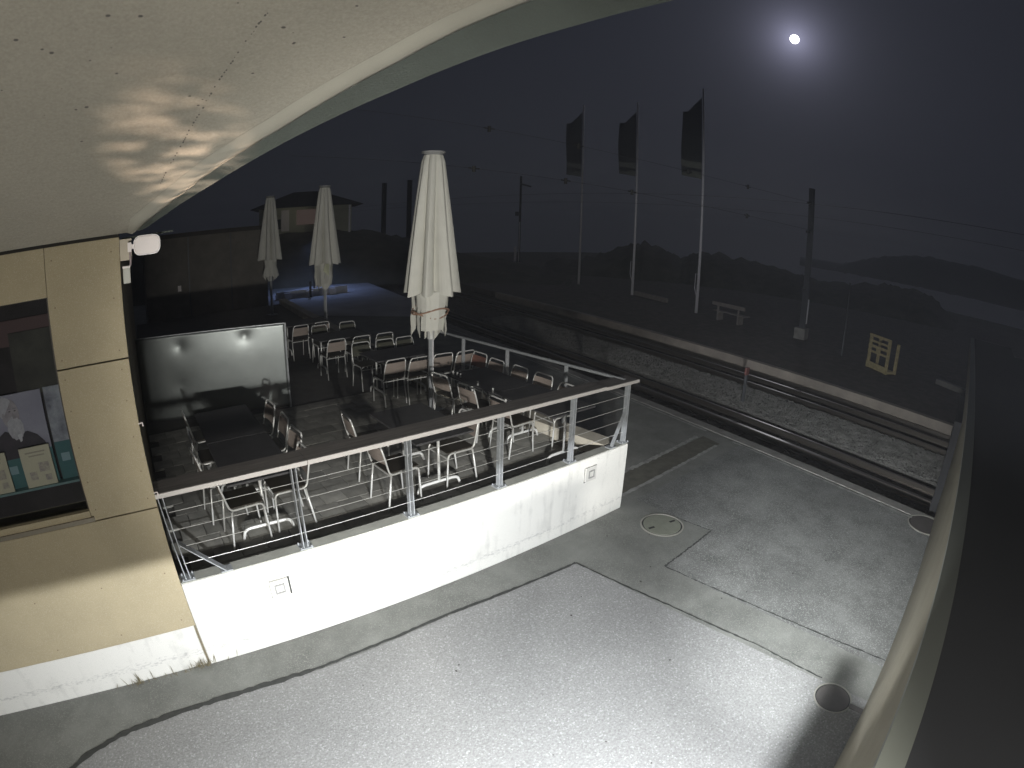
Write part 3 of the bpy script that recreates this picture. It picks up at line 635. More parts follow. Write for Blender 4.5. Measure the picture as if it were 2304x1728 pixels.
# side railing along the platform
rs_ = thing('side_railing', 'thin steel railing along the platform side of the terrace', 'railing', (5.6, 6.5, 1.04))
sr = [(5.76, 4.50), (5.60, 6.1), (5.43, 8.0), (5.37, 8.8)]
MB().tube([(x, y, 1.95) for x, y in sr], 0.022, 8).build('handrail', M['galv'], rs_)
for (x, y) in [(5.655, 5.52), (5.54, 6.75), (5.44, 7.85), (5.37, 8.78)]:
    MB().box(x - 0.03, y - 0.012, 1.042, x + 0.03, y + 0.012, 1.94).build('post', M['galv'], rs_)

# chairs: tubular steel frame, flat seat and back
def make_chair(label, back='back'):
    t = thing('terrace_chair', label, 'chair', (0, 0, 0), 0, 'chairs on the terrace')
    for s in (-1, 1):
        y = 0.205 * s
        MB().tube(smoothpath([(-0.27, y * 0.9, 0.80), (-0.235, y, 0.66), (-0.185, y, 0.445), (0.19, y, 0.455), (0.215, y, 0.0)], 0.06), 0.0115, 8).build('side_frame', M['tube'], t, smooth=True, local=True)
        MB().tube([(-0.17, y, 0.435), (-0.235, y * 1.03, 0.0)], 0.0115, 8).build('rear_leg', M['tube'], t, smooth=True, local=True)
    MB().tube(smoothpath([(-0.268, -0.185, 0.79), (-0.278, -0.16, 0.825), (-0.278, 0.16, 0.825), (-0.268, 0.185, 0.79)], 0.03), 0.0115, 8).build('top_tube', M['tube'], t, smooth=True, local=True)
    MB().tube([(-0.165, -0.205, 0.425), (-0.165, 0.205, 0.425)], 0.010, 6).build('stretcher', M['tube'], t, local=True)
    MB().tube([(0.2, -0.205, 0.40), (0.2, 0.205, 0.40)], 0.010, 6).build('stretcher', M['tube'], t, local=True)
    MB().prism([(-0.19, -0.20), (0.20, -0.20), (0.20, 0.20), (-0.19, 0.20)], 0.463, 0.477).build('seat', M['seat'], t, bevel=0.004, local=True)
    mb = MB(); n = 7
    for k in range(n + 1):
        yy = -0.195 + 0.39 * k / n; bow = -0.018 * (1 - (2 * k / n - 1) ** 2)
        for (x, z) in ((-0.222, 0.575), (-0.262, 0.765)): mb.v += [(x + bow, yy, z), (x + bow + 0.012, yy, z)]
    for k in range(n):
        a = 4 * k; mb.f += [(a, a + 2, a + 6, a + 4), (a + 1, a + 5, a + 7, a + 3), (a + 2, a + 3, a + 7, a + 6), (a, a + 4, a + 5, a + 1)]
    mb.f += [(0, 1, 3, 2), (4 * n, 4 * n + 2, 4 * n + 3, 4 * n + 1)]
    MB.build(mb, 'backrest', M[back], t, local=True)
    return t
def put(proto, x, y, deg, label, first):
    o = proto if first else copy_tree(proto)
    o.location = (x, y, F + 0.004); o.rotation_euler.z = R(deg); o['label'] = label; return o
L_ = 'left long table'
chairs = [
 (0.78, 5.22, 2, 'light tube chair at the near left corner of the left long table, by the railing'),
 (0.66, 5.86, 4, 'second chair from the railing on the wall side of the left long table'),
 (0.70, 6.52, -3, 'third chair from the railing on the wall side of the left long table'),
 (0.72, 7.28, 2, 'farthest chair on the wall side of the left long table, near the metal screen'),
 (1.33, 5.33, 181, 'chair with curved tube frame at the near right corner of the left long table'),
 (1.42, 5.86, 184, 'second chair from the railing on the umbrella side of the left long table'),
 (1.44, 6.42, 178, 'third chair from the railing on the umbrella side of the left long table'),
 (1.42, 7.0, 183, 'farthest chair on the umbrella side of the left long table'),
 (2.60, 5.12, 3, 'chair with pinkish back on the left of the small middle table, close to the railing'),
 (3.44, 5.22, 182, 'chair facing left at the near right side of the small middle table, brown seat showing'),
 (2.67, 5.98, -4, 'chair on the left of the small middle table, farther from the railing'),
 (4.62, 5.48, 2, 'chair facing right at the near end of the right long table'),
 (5.30, 5.36, 180, 'chair under the near end of the right long table, beside the corner post'),
 (4.60, 6.20, 3, 'middle chair on the umbrella side of the right long table'),
 (4.60, 6.92, 8, 'chair beside the foot of the nearest umbrella, by the right long table'),
 (5.38, 5.97, 182, 'second chair from the corner on the platform side of the right long table'),
 (5.36, 6.52, 178, 'third chair from the corner on the platform side of the right long table'),
 (5.33, 7.08, 181, 'fourth chair from the corner on the platform side of the right long table'),
 (4.20, 8.33, 92, 'pink backed chair left of the nearest umbrella pole, first of the cross row'),
 (4.62, 8.22, 90, 'second chair of the cross row, just left of the nearest umbrella pole'),
 (5.10, 8.22, 88, 'third chair of the cross row, right of the nearest umbrella pole'),
 (5.52, 8.16, 91, 'fourth chair of the cross row, nearest the side railing'),
 (4.25, 9.35, 270, 'olive backed chair across the cross table, leftmost'),
 (4.75, 9.32, 268, 'olive backed chair across the cross table, middle'),
 (5.20, 9.30, 272, 'olive backed chair across the cross table, right'),
 (3.97, 10.45, 91, 'pink backed chair of the second row, below the middle umbrella'),
 (4.52, 10.42, 90, 'olive backed chair of the second row, right of the pink backed one'),
 (5.05, 10.42, 90, 'olive backed chair of the second row, third from the left'),
 (3.84, 12.45, 92, 'dim chair of the third row beside the edge of the metal screen'),
 (4.40, 12.5, 90, 'dim chair of the third row, just left of the middle umbrella pole'),
 (4.2, 11.6, 270, 'dim chair facing the second row, left'),
 (4.9, 11.6, 268, 'dim chair facing the second row, right'),
 (5.38, 7.62, 182, 'red backed chair at the far end of the right long table'),
]
pr1 = make_chair('x'); pr2 = None; pr3 = None
for i, (x, y, a, lab) in enumerate(chairs):
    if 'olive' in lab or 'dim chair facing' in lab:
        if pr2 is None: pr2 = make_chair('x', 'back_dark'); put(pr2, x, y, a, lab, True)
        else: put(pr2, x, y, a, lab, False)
    elif 'red backed' in lab:
        pr3 = make_chair('x', 'back_red'); put(pr3, x, y, a, lab, True)
    else: put(pr1, x, y, a, lab, i == 0)

# tables: black top on T frames with bent foot tubes
def make_table(w, l, label):
    t = thing('terrace_table', label, 'table', (0, 0, 0), 0, 'black topped tables on the terrace')
    MB().box(-w / 2, -l / 2, 0.715, w / 2, l / 2, 0.74).build('tabletop', M['table_top'], t, bevel=0.004, local=True)
    for s in (-1, 1):
        y = s * (l / 2 - 0.17)
        MB().tube(smoothpath([(-0.30, y, 0.0), (-0.27, y, 0.115), (0.27, y, 0.115), (0.30, y, 0.0)], 0.09, 5), 0.018, 10).build('foot', M['tube'], t, smooth=True, local=True)
        MB().tube([(0, y, 0.115), (0, y, 0.71)], 0.018, 10).tube([(-0.26, y, 0.70), (0.26, y, 0.70)], 0.014, 6).build('leg', M['tube'], t, smooth=True, local=True)
    MB().tube([(0, -l / 2 + 0.17, 0.69), (0, l / 2 - 0.17, 0.69)], 0.012, 6).build('stretcher', M['tube'], t, local=True)
    return t
tb = make_table(0.78, 1.20, 'near half of the left long black table, close to the railing')
tb.location = (1.01, 5.60, F)
def addt(x, y, deg, lab, proto=None):
    o = copy_tree(proto or tb); o.location = (x, y, F); o.rotation_euler.z = R(deg); o['label'] = lab
addt(1.01, 6.82, 0, 'far half of the left long black table, before the metal screen')
addt(3.16, 5.50, 0, 'small black table in the middle of the terrace just behind the railing')
addt(5.0, 5.27, 0, 'near part of the right long black table, under the handrail')
addt(4.97, 6.49, 0, 'far part of the right long black table beside the umbrella')
addt(4.62, 8.80, 90, 'cross table behind the nearest umbrella, left half')
addt(5.30, 8.80, 90, 'cross table behind the nearest umbrella, right half') if False else None
addt(4.35, 11.0, 90, 'dark table between the second and third row of chairs')
addt(4.2, 13.1, 90, 'dark table behind the third row near the middle umbrella')

# small things standing on the right long table
for i, (x, y, lab) in enumerate([(4.66, 7.0, 'first of the tiny glasses at the far left corner of the right long table'), (4.67, 6.90, 'second tiny glass along the edge of the right long table'), (4.66, 6.80, 'third tiny glass along the edge of the right long table'), (4.64, 6.32, 'pale clip on the edge of the right long table, mid length'), (4.62, 5.93, 'small pale clip on the edge of the right long table, nearer the railing')]):
    tag(MB().cyl((x, y), 0.014, F + 0.741, F + 0.80, 8).build('table_clip', M['tube']), lab, 'clip', 'small clips on the right long table')

# ------------------------------------------------------------------ closed umbrellas
def umbrella(x, y, label, seed, rz=0.0, flare=1.0):
    t = thing('closed_umbrella', label, 'umbrella', (x, y, F), rz, 'closed cream umbrellas on the terrace')
    rs = random.Random(seed)
    MB().tube([(0, 0, 0), (0, 0, 4.20)], 0.042, 8).build('pole', M['galv'], t, local=True)
    MB().box(-0.010, -0.052, 0.05, 0.010, -0.043, 1.35).build('pole_rib', M['pole_white'], t, local=True)
    MB().box(-0.16, -0.16, 0, 0.16, 0.16, 0.012).build('base_plate', M['galv'], t, local=True)
    MB().cyl((0, 0), 0.06, 1.22, 1.38, 10).build('crank_collar', M['tube'], t, smooth=False, local=True)
    MB().cyl((0, 0), 0.19, 4.235, 4.26, 28).cyl((0, 0), 0.13, 4.20, 4.235, 20, 0.17).build('top_cap', M['grey_plastic'], t, local=True)
    NP = 8; N = 96
    ph = rs.uniform(0, 6.28); wd = [rs.uniform(0.75, 1.2) for _ in range(NP)]; lk = [rs.uniform(-0.05, 0.05) for _ in range(NP)]
    def prof(z):
        if z > 4.1: return 0.155 + (4.20 - z) * 0.35
        return 0.19 + (4.1 - z) / (4.1 - 1.93) * 0.285 * flare
    zs = [4.20, 4.17, 4.1, 3.9, 3.6, 3.3, 3.0, 2.7, 2.4, 2.15, 1.95]
    mb = MB()
    for zi, z in enumerate(zs):
        for k in range(N):
            a = 2 * math.pi * k / N; u = (a + ph) / (2 * math.pi) * NP; i = int(u) % NP; f = u - int(u)
            ridge_ = (1 - abs(2 * f - 1)); pleat = ridge_ ** 0.42
            depth = 0.22 + 0.44 * min(1, (4.2 - z) / 1.6)
            r = prof(z) * (1 - depth * (1 - pleat)) * (1 + 0.06 * math.sin(wd[i] * 5 + 3 * a) * min(1, (4.2 - z)))
            zz = z
            if zi == len(zs) - 1: zz = z - 0.10 * pleat * wd[i] + 0.1
            aa = a + 0.10 * math.sin(2.3 * a + seed) * min(1, (4.2 - z) / 2) + lk[i] * (4.2 - z)
            mb.v.append((r * math.cos(aa), r * math.sin(aa), zz))
    for j in range(len(zs) - 1):
        for k in range(N): a = j * N + k; b = j * N + (k + 1) % N; mb.f.append((a, b, b + N, a + N))
    # underside drawn in to the strap
    base_ = len(mb.v) - N
    for k in range(N):
        v = Vector(mb.v[base_ + k]); q = v.xy.normalized() * 0.11; mb.v.append((q.x, q.y, 1.98))
    for k in range(N): a = base_ + k; b = base_ + (k + 1) % N; mb.f.append((a, b, b + N, a + N))
    mb.build('canopy', M['canvas'], t, smooth=False, local=True)
    # valance flaps hanging below the strap
    for i in range(9):
        a = 2 * math.pi * (i + rs.uniform(-0.25, 0.25)) / 9; w = rs.uniform(0.055, 0.13); r0 = rs.uniform(0.20, 0.30); r1 = rs.uniform(0.14, 0.29); zb_ = rs.uniform(1.12, 1.42)
        d = Vector((math.cos(a), math.sin(a), 0)); s = Vector((-d.y, d.x, 0)); tw = rs.uniform(-0.7, 0.7); s2 = (s * math.cos(tw) + d * math.sin(tw))
        z1 = rs.uniform(1.98, 2.1)
        pts = []
        for (zz, rr, ww, ss) in ((z1, r0, w * 1.3, s), (1.75, r0 * 0.92, w * 1.05, s.lerp(s2, .4)), (1.58, 0.6 * r0 + 0.4 * r1, w, s2), (1.4, r1, w, s2)):
            pts.append((d * rr - ss * ww + Vector((0, 0, zz)), d * (rr + 0.035) + Vector((0, 0, zz)), d * rr + ss * ww + Vector((0, 0, zz))))
        m_ = MB()
        for p in pts: m_.v += [tuple(q) for q in p]
        lo = rs.choice((-1, 1)); m_.v += [tuple(d * r1 - s2 * w + Vector((0, 0, zb_ if lo < 0 else zb_ + 0.2))), tuple(d * (r1 + .03) + Vector((0, 0, zb_ + 0.12))), tuple(d * r1 + s2 * w + Vector((0, 0, zb_ if lo > 0 else zb_ + 0.2)))]
        for j in range(4):
            b_ = 3 * j; m_.f += [(b_, b_ + 1, b_ + 4, b_ + 3), (b_ + 1, b_ + 2, b_ + 5, b_ + 4)]
        fo = m_.build('valance_flap', M['canvas'], t, local=True); sm_ = fo.modifiers.new('thick', 'SOLIDIFY'); sm_.thickness = 0.004
    return t
u1 = umbrella(4.60, 7.57, 'nearest and tallest closed cream umbrella behind the railing', 2, 0.3)
for (zz, r_) in ((1.70, 0.30), (1.64, 0.285)):
    MB().tube([(r_ * math.cos(a) * (1 + .1 * math.sin(3 * a)), r_ * math.sin(a), zz + 0.05 * math.sin(a * 2 + zz * 40)) for a in [2 * math.pi * k / 20 for k in range(21)]], 0.014, 6).build('strap', M['strap'], u1, local=True)
u2 = umbrella(5.63, 15.3, 'middle closed umbrella with its hem turned out at the left', 5, 1.1, 1.05)
MB().quad((-0.62, -0.1, 2.0), (-0.40, -0.20, 1.98), (-0.22, -0.16, 1.62), (-0.42, -0.02, 1.78)).build('turned_hem', mat('pale_hem', (0.85, 0.86, 0.62), 0.8), u2, local=True)
u3 = umbrella(5.02, 19.4, 'farthest and dimmest closed umbrella near the dark shed', 8, 2.0, 1.0)

# metal wind screen
sc = thing('metal_screen', 'dented zinc sheet screen standing across the terrace behind the left table', 'screen', (1.2, 9.4, F))
a_, b_ = Vector((-0.12, 9.712)), Vector((2.572, 9.085)); nn = (b_ - a_).normalized(); pn = Vector((nn.y, -nn.x))
mb = MB(); NXs, NZs = 60, 32; dents = [(0.30, 0.86, 0.16, 0.035), (0.735, 0.90, 0.14, 0.04), (0.28, 0.4, 0.2, 0.012), (0.03, 0.9, 0.1, 0.015)]
for j in range(NZs + 1):
    for i in range(NXs + 1):
        u = i / NXs; v = j / NZs; p = a_ + (b_ - a_) * u; dd = 0.010 * math.sin(u * 3.1) * math.sin(v * 3.1) + 0.006 * noise.noise(Vector((u * 3, v * 2, 1)))
        for (du, dv, s, dep) in dents:
            q = math.hypot((u - du) * 2.7, (v - dv) * 1.46) / s; dd += -dep * math.exp(-q * 1.6) if q < 4 else 0
        p = p + pn * dd; mb.v.append((p.x, p.y, F + 0.02 + v * 1.47))
for j in range(NZs):
    for i in range(NXs): k = j * (NXs + 1) + i; mb.f.append((k, k + 1, k + NXs + 2, k + NXs + 1))
o = mb.build('sheet', M['screen'], sc, smooth=True); s_ = o.modifiers.new('thick', 'SOLIDIFY'); s_.thickness = 0.006
mb = MB(); mb.bar((a_.x, a_.y, F + 1.495), (b_.x, b_.y, F + 1.495), 0.03, 0.012); mb.build('top_edge', M['galv'], sc)
MB().bar((b_.x, b_.y, F), (b_.x, b_.y, F + 1.5), 0.03, 0.03).build('end_post', M['galv'], sc)

# dark shed closing the terrace, its sign and planter
sh = thing('dark_shed', 'long dark timber shed with flat roof closing the far end of the terrace', 'building', (3, 22.5, F))
MB().box(0.35, 22.2, F - 0.9, 5.6, 27, 3.95).build('wall', M['shed'], sh)
MB().box(0.2, 21.9, 3.95, 5.75, 27.2, 4.12).build('roof', M['roof_tile'], sh)
for x in (2.2, 4.0): MB().box(x, 22.16, F, x + 0.05, 22.198, 3.94).build('batten', M['mast'], sh)
tag(MB().box(1.72, 22.12, 1.86, 1.86, 22.19, 2.08).build('small_sign', M['lamp_white']), 'tiny pale sign on the dark shed wall above the metal screen', 'sign')

# ------------------------------------------------------------------ manholes and things on the forecourt
def manhole(x, y, r, lab, cov='cover', keys=True, rz=0.0):
    t = thing('manhole', lab, 'manhole', (x, y, 0.004), rz)
    mb = MB(); n = 48
    for rr, z in ((r * 1.0, 0.004), (r * 1.0, 0.014), (r * 0.93, 0.014), (r * 0.93, 0.003)):
        for k in range(n): a = 2 * math.pi * k / n; mb.v.append((rr * math.cos(a), rr * math.sin(a), z))
    for j in range(3):
        for k in range(n): a = j * n + k; b = j * n + (k + 1) % n; mb.f.append((a, b, b + n, a + n))
    mb.build('ring', M['ring'], t, smooth=False, local=True)
    MB().cyl((0, 0), r * 0.93, 0.001, 0.004, 48).build('gap', M['black'], t, local=True)
    MB().cyl((0, 0), r * 0.86, 0.004, 0.012, 48).build('lid', M[cov], t, local=True)
    if keys:
        for s in (-1, 1): MB().box(s * r * 0.6 - 0.05, -0.02, 0.0121, s * r * 0.6 + 0.05, 0.02, 0.0135).build('key_slot', M['black'], t, local=True)
    return t
manhole(5.89, 3.64, 0.32, 'large pale round manhole cover beside the right end of the white wall', rz=R(-15))
manhole(9.06, 0.12, 0.36, 'dark manhole cover at the platform edge cut off by the right hand wall', 'cover_dark', False)
mh = manhole(4.36, 0.19, 0.215, 'dark round cover in the shade at the foot of the right hand wall', 'cover_dark', False)
MB().box(-0.03, -0.44, 0.004, 0.03, -0.20, 0.02).build('drain_spout', M['cover_dark'], mh, local=True)

# right hand wall of the neighbouring low building
rw = thing('low_building', 'low building with long beige side wall and dark roof at the right edge', 'building', (5, -1, 0))
def yw(x): return -0.33 + 0.036 * x
MB().prism([(0.4, yw(0.4)), (10.05, yw(10.05)), (10.05, yw(10.05) - 0.28), (0.4, yw(.4) - 0.28)], 0.0, 2.10).build('wall', M['side_wall'], rw)
MB().prism([(10.051, yw(10.05)), (19.5, yw(19.5)), (19.5, yw(19.5) - 0.28), (10.051, yw(10.05) - 0.28)], 1.60, 2.10).build('beam', M['side_wall'], rw)
MB().prism([(10.06, 0.18), (12.6, 0.22), (12.6, -0.1), (10.06, -0.05)], -0.9, 1.58).build('abutment', M['roof_dark'], rw)
MB().prism([(0.4, yw(0.4) + 0.01), (19.5, yw(19.5) + 0.01), (19.5, yw(19.5) - 0.12), (0.4, yw(.4) - 0.12)], 2.10, 2.155).build('edge_trim', M['trim'], rw)
MB().prism([(0.4, yw(0.4) - 0.121), (19.5, yw(19.5) - 0.121), (19.5, -1.1), (0.4, -1.5)], 2.05, 2.14).build('roof', M['roof_dark'], rw)
MB().prism([(0.4, -1.5), (19.4, -1.1), (19.4, -8), (0.4, -8)], 0.0, 1.9).build('rear_wing', M['roof_dark'], rw)

# ------------------------------------------------------------------ beyond the tracks
def flagpole(x, y, h, zf0, zf1, lab, seed, hook=True):
    t = thing('flagpole', lab, 'flagpole', (x, y, -0.1), 0, 'tall flagpoles beyond the tracks')
    MB().tube([(0, 0, 0), (0, 0, h * .5), (0, 0, h)], 0.085, 8, 0.045).build('pole', M['pole_white'], t, smooth=True, local=True)
    rs = random.Random(seed); mb = MB(); nx, nz = 8, 26
    d = Vector((-y, x, 0)).normalized(); dn = Vector((x, y, 0)).normalized(); W_ = 1.05
    for j in range(nz + 1):
        v = j / nz
        for i in range(nx + 1):
            u = i / nx; zz = zf0 + (zf1 - zf0) * v
            sag = max(0, v - 0.80) / 0.2; zt = zz - u * 1.1 * sag ** 1.0 * (1 if v > 0.8 else 0) + 0.12 * u * (1 - v)
            uu = u * W_ * (1 - 0.04 * math.sin(v * 6 + seed)) * (1 - 0.1 * sag)
            p = d * (uu + 0.08) + dn * (0.06 * math.sin(u * 7 + v * 5 + seed)); mb.v.append((p.x, p.y, zt))
    for j in range(nz):
        for i in range(nx): a = j * (nx + 1) + i; mb.f.append((a, a + 1, a + nx + 2, a + nx + 1))
    o = mb.build('flag', M['flag'], t, smooth=True, local=True); o.data.materials.append(M['flag_light'])
    for p in o.data.polygons:
        vz = (p.center.z - zf0) / (zf1 - zf0)
        if vz < 0.07 or 0.13 < vz < 0.2: p.material_index = 1
    so = o.modifiers.new('thick', 'SOLIDIFY'); so.thickness = 0.01
    if hook: MB().tube([(0.0, 0.0, 2.0), (-0.16, 0.10, 2.05), (-0.18, 0.1, 1.3), (-0.07, 0.03, 0.9)], 0.02, 5).build('halyard', M['pole_white'], t, local=True)
flagpole(27.37, 25.96, 12.6, 7.4, 12.1, 'leftmost of the three flagpoles, its narrow dark flag barely visible', 1, False)
flagpole(26.65, 20.76, 12.1, 7.3, 11.5, 'middle one of the three flagpoles with a dark banner flag', 2)
flagpole(24.69, 14.88, 12.0, 7.0, 11.5, 'rightmost of the three flagpoles with the broadest dark banner flag', 3)
def mast(x, y, h, lab, r=0.15, m='mast', z0=-0.1):
    t = thing('catenary_mast', lab, 'mast', (x, y, z0)); mb = MB()
    mb.box(-r, -r, 0, -r + .03, r, h).box(r - .03, -r, 0, r, r, h).box(-r, -0.01, 0, r, 0.01, h); mb.build('post', M[m], t, local=True); return t
m1 = mast(24.1, 8.57, 6.85, 'thick overhead line mast right of the flagpoles with a white lit tube', 0.115)
MB().box(-0.45, -0.06, 2.2, 0.4, 0.06, 2.3).tube([(-0.5, 0, 2.35), (-0.38, 0, 2.2)], 0.03).build('cross_arm', M['mast'], m1, local=True)
MB().tube([(-0.26, -0.28, 0.75), (-0.26, -0.28, 1.85)], 0.035, 8).build('cable_tube', M['pole_white'], m1, smooth=True, local=True)
MB().box(-0.28, -0.26, -0.2, 0.28, 0.28, 0.5).build('footing', M['edge_concrete'], m1, local=True)
MB().box(-0.5, -0.05, 6.1, -0.1, 0.05, 6.2).build('insulator_arm', M['mast_dark'], m1, local=True)
MB().box(-0.5, -0.05, 4.8, -0.1, 0.05, 4.9).build('insulator_arm', M['mast_dark'], m1, local=True)
m2 = mast(27.0, 54.5, 8.3, 'dark distant mast behind the umbrellas, left one of two', 0.2, 'mast_dark', 0)
m3 = mast(29.6, 53.5, 8.6, 'dark distant mast behind the umbrellas, right one of two', 0.2, 'mast_dark', 0)
lm = thing('lamp_mast', 'slim distant lamp mast with small lamp head and bright lower pipe', 'lamp post', (36.1, 42.6, -0.3))
MB().tube([(0, 0, 0), (0, 0, 9)], 0.11, 8).build('pole', M['mast_dark'], lm, local=True)
MB().tube([(-0.14, -0.14, 0), (-0.14, -0.14, 4.3)], 0.055, 8).build('pipe', M['pole_white'], lm, smooth=True, local=True)
MB().bar((-0.1, 0, 8.2), (0.9, -0.5, 7.95), 0.2, 0.16).build('lamp_head', M['mast'], lm, local=True)
MB().box(-0.55, -0.1, 4.9, -0.25, 0.1, 5.3).build('box', M['mast'], lm, local=True)
tag(MB().tube([(35.1, 42.0, -0.2), (35.1, 42.0, 0.95)], 0.12, 10).tube([(35.1, 42.0, 0.95), (35.1, 42.0, 1.5)], 0.14, 10).build('marker_post', M['pole_white']), 'short white marker post left of the distant lamp mast', 'post')
tag(MB().tube([(22.4, 5.95, -0.1), (22.5, 5.98, 2.9)], 0.04, 8).build('thin_post', M['mast']), 'thin grey post between the overhead line mast and the crate', 'post')
sp = thing('track_post', 'short post with faded red top standing in the ballast between tracks', 'post', (13.55, 6.3, -0.4))
MB().box(-0.035, -0.035, 0, 0.035, 0.035, 0.78).build('stake', M['mast'], sp, local=True)
MB().box(-0.09, -0.03, 0.78, 0.09, 0.03, 0.98).build('red_plate', M['red'], sp, local=True)
# overhead wires and insulators
def wire(name, a, b, sag, lab, r=0.012, ins=()):
    t = thing(name, lab, 'overhead wire', tuple((Vector(a) + Vector(b)) / 2))
    pts = [Vector(a).lerp(Vector(b), k / 16) - Vector((0, 0, sag * 4 * (k / 16) * (1 - k / 16))) for k in range(17)]
    MB().tube(pts, r, 5).build('wire', M['mast_dark'], t)
    for f in ins:
        p = pts[0].lerp(pts[-1], f) - Vector((0, 0, sag * 4 * f * (1 - f))); dr = (pts[-1] - pts[0]).normalized()
        MB().tube([p - dr * .16, p - dr * .08, p, p + dr * .08, p + dr * .16], 0.02, 8).tube([p - Vector((0, 0, .1)), p + Vector((0, 0, .07))], 0.05, 8).build('insulator', M['mast_dark'], t)
wire('span_wire', (23.9, 8.6, 6.1), (4.0, 13.5, 7.2), 0.35, 'upper thin span wire crossing the tracks from the thick mast', 0.005, (0.22, 0.38, 0.6, 0.74))
wire('span_wire', (23.9, 8.6, 4.85), (4.0, 13.5, 5.8), 0.15, 'lower thin span wire crossing the tracks from the thick mast', 0.005, (0.22, 0.5, 0.62, 0.76))
for p_, lab in ((15.3, 'contact wire above the far track'), (10.9, 'contact wire above the near track')):
    wire('contact_wire', (*tp(p_, -12), 5.0), (*tp(p_, 64), 5.2), 0.1, lab, 0.004)
# bench
be = thing('bench', 'weathered wooden bench beyond the far platform, between flagpole and mast', 'bench', (23.9, 12.5, -0.1), math.atan2(TY, TX) + math.pi)
for k in range(2): MB().box(-1.0, 0.0 + k * 0.22, 0.42, 1.0, 0.19 + k * 0.22, 0.46).build('seat_board', M['bench'], be, local=True)
MB().box(-1.0, -0.09, 0.72, 1.0, -0.05, 0.9).build('back_board', M['bench'], be, local=True)
for x in (-0.7, 0.55): MB().box(x, -0.04, 0, x + 0.1, 0.38, 0.419).box(x, -0.045, 0, x + 0.1, -0.04 + 0.03, 0.88).build('support', M['bench'], be, local=True)
# upright pallet frame
cr = thing('wooden_frame', 'yellowish slatted wooden frame standing upright beyond the far platform', 'pallet', (21.3, 4.05, -0.1), R(-122))
cr.rotation_euler = (0, 0, math.atan2(-(20.56 - 21.27), (3.56 - 4.64)) + math.pi / 2 + R(90))
cr.rotation_euler.z = math.atan2(4.637 - 3.563, 21.272 - 20.564)
for x in (-0.62, 0.48):
    for y in (0.0, -0.55): MB().box(x, y, 0, x + 0.14, y + 0.06, 1.3 if y == 0 else 1.15).build('upright', M['crate'], cr, local=True)
for z, w_ in ((1.22, 0.1), (1.02, 0.08), (0.82, 0.1), (0.62, 0.08), (0.02, 0.24)): MB().box(-0.62, 0.061, z, 0.62, 0.09, z + w_).build('slat', M['crate'], cr, local=True)
MB().box(-0.12, 0.062, 0.7, 0.12, 0.1, 0.85).build('block', M['crate'], cr, local=True)
MB().box(-0.6, -0.5, 0.02, 0.6, 0.05, 0.10).build('bottom_board', M['crate'], cr, local=True)
bm1 = MB().bar((26.7, 20.6, 0.05), (26.0, 17.7, 0.05), 0.2, 0.25).build('edge_beam', M['bench']); tag(bm1, 'low pale beam lying at the foot of the middle flagpole', 'beam')
bm2 = MB().bar((21.9, 1.5, 0.02), (21.3, 0.2, 0.02), 0.22, 0.2).build('edge_beam', M['edge_concrete']); tag(bm2, 'short pale beam lying at the right end of the far platform', 'beam')

# far house with hipped roof and lit window
ho = thing('far_house', 'pale house with wide dark hipped roof and lit window far behind the umbrellas', 'house', (14.2, 42.6, 2.8), R(-18))
MB().box(-4.0, 0, 0.2, 3.6, 6, 2.8).build('wall', M['house'], ho, local=True)
rm = MB(); rm.v = [(-4.7, -1.0, 2.7), (4.5, -1.0, 2.7), (4.5, 7, 2.7), (-4.7, 7, 2.7), (-1.2, 3.0, 4.1), (1.0, 3.0, 4.1)]
rm.f = [(0, 1, 5, 4), (1, 2, 5), (2, 3, 4, 5), (3, 0, 4), (3, 2, 1, 0)]; rm.build('roof', M['roof_tile'], ho, local=True)
w1 = MB().box(-0.9, -0.06, 1.25, 1.4, -0.004, 2.45).build('window', emis('lit_window', (1.0, 0.72, 0.62), 0.045), ho, local=True)
MB().box(-3.0, -0.08, 1.0, -2.2, -0.004, 1.8).build('window', M['black'], ho, local=True)
MB().box(-2.15, -0.12, 0.8, -1.5, -0.004, 2.5).build('door', mat('white_door', (0.8, 0.75, 0.72), 0.6), ho, local=True)
MB().box(3.3, -0.9, 0.3, 3.45, -0.75, 2.65).build('porch_post', M['pole_white'], ho, local=True)
def pt(name, loc, power, col, r=0.05):
    d = bpy.data.lights.new(name, 'POINT'); d.energy = power; d.color = col; d.shadow_soft_size = r
    o = bpy.data.objects.new(name, d); COL.objects.link(o); o.location = loc; return o
pl = pt('porch_lamp_light', (12.6, 41.2, 5.2), 3.5, (1.0, 0.9, 0.62))
# blue lit path and its lamp
sheet('path', [tp(1.6, 29), tp(4.0, 24.5), tp(8.8, 21), tp(10.5, 24), tp(11.2, 36), tp(7, 35), tp(4.6, 33)], 0.02, mat('pale_path', (0.45, 0.45, 0.47), 0.8, var=0.3, scale=0.6))
pw = thing('low_wall', 'low white block wall in the blue light behind the umbrellas', 'wall', (8.9, 29.5, 0))
MB().box(7.9, 29.3, 0, 12.2, 29.5, 0.42).build('wall', mat('pale_wall_far', (0.6, 0.6, 0.62), 0.7), pw)
for x in (8.3, 9.6, 11.0): MB().box(x, 29.05, 0, x + 0.4, 29.29, 0.36).build('pier', M['pole_white'], pw)
MB().box(9.75, 28.9, 0, 9.85, 29.0, 0.9).build('bar', M['mast_dark'], pw)
lp = thing('path_lamp', 'slim lamp with bluish light behind the middle umbrella', 'lamp post', (10.9, 31.5, 0))
MB().tube([(0, 0, 0), (0, 0, 3.1)], 0.05, 8).build('pole', M['mast_dark'], lp, local=True)
MB().cyl((0, 0), 0.16, 3.1, 3.16, 12).build('lamp_head', M['mast_dark'], lp, local=True)
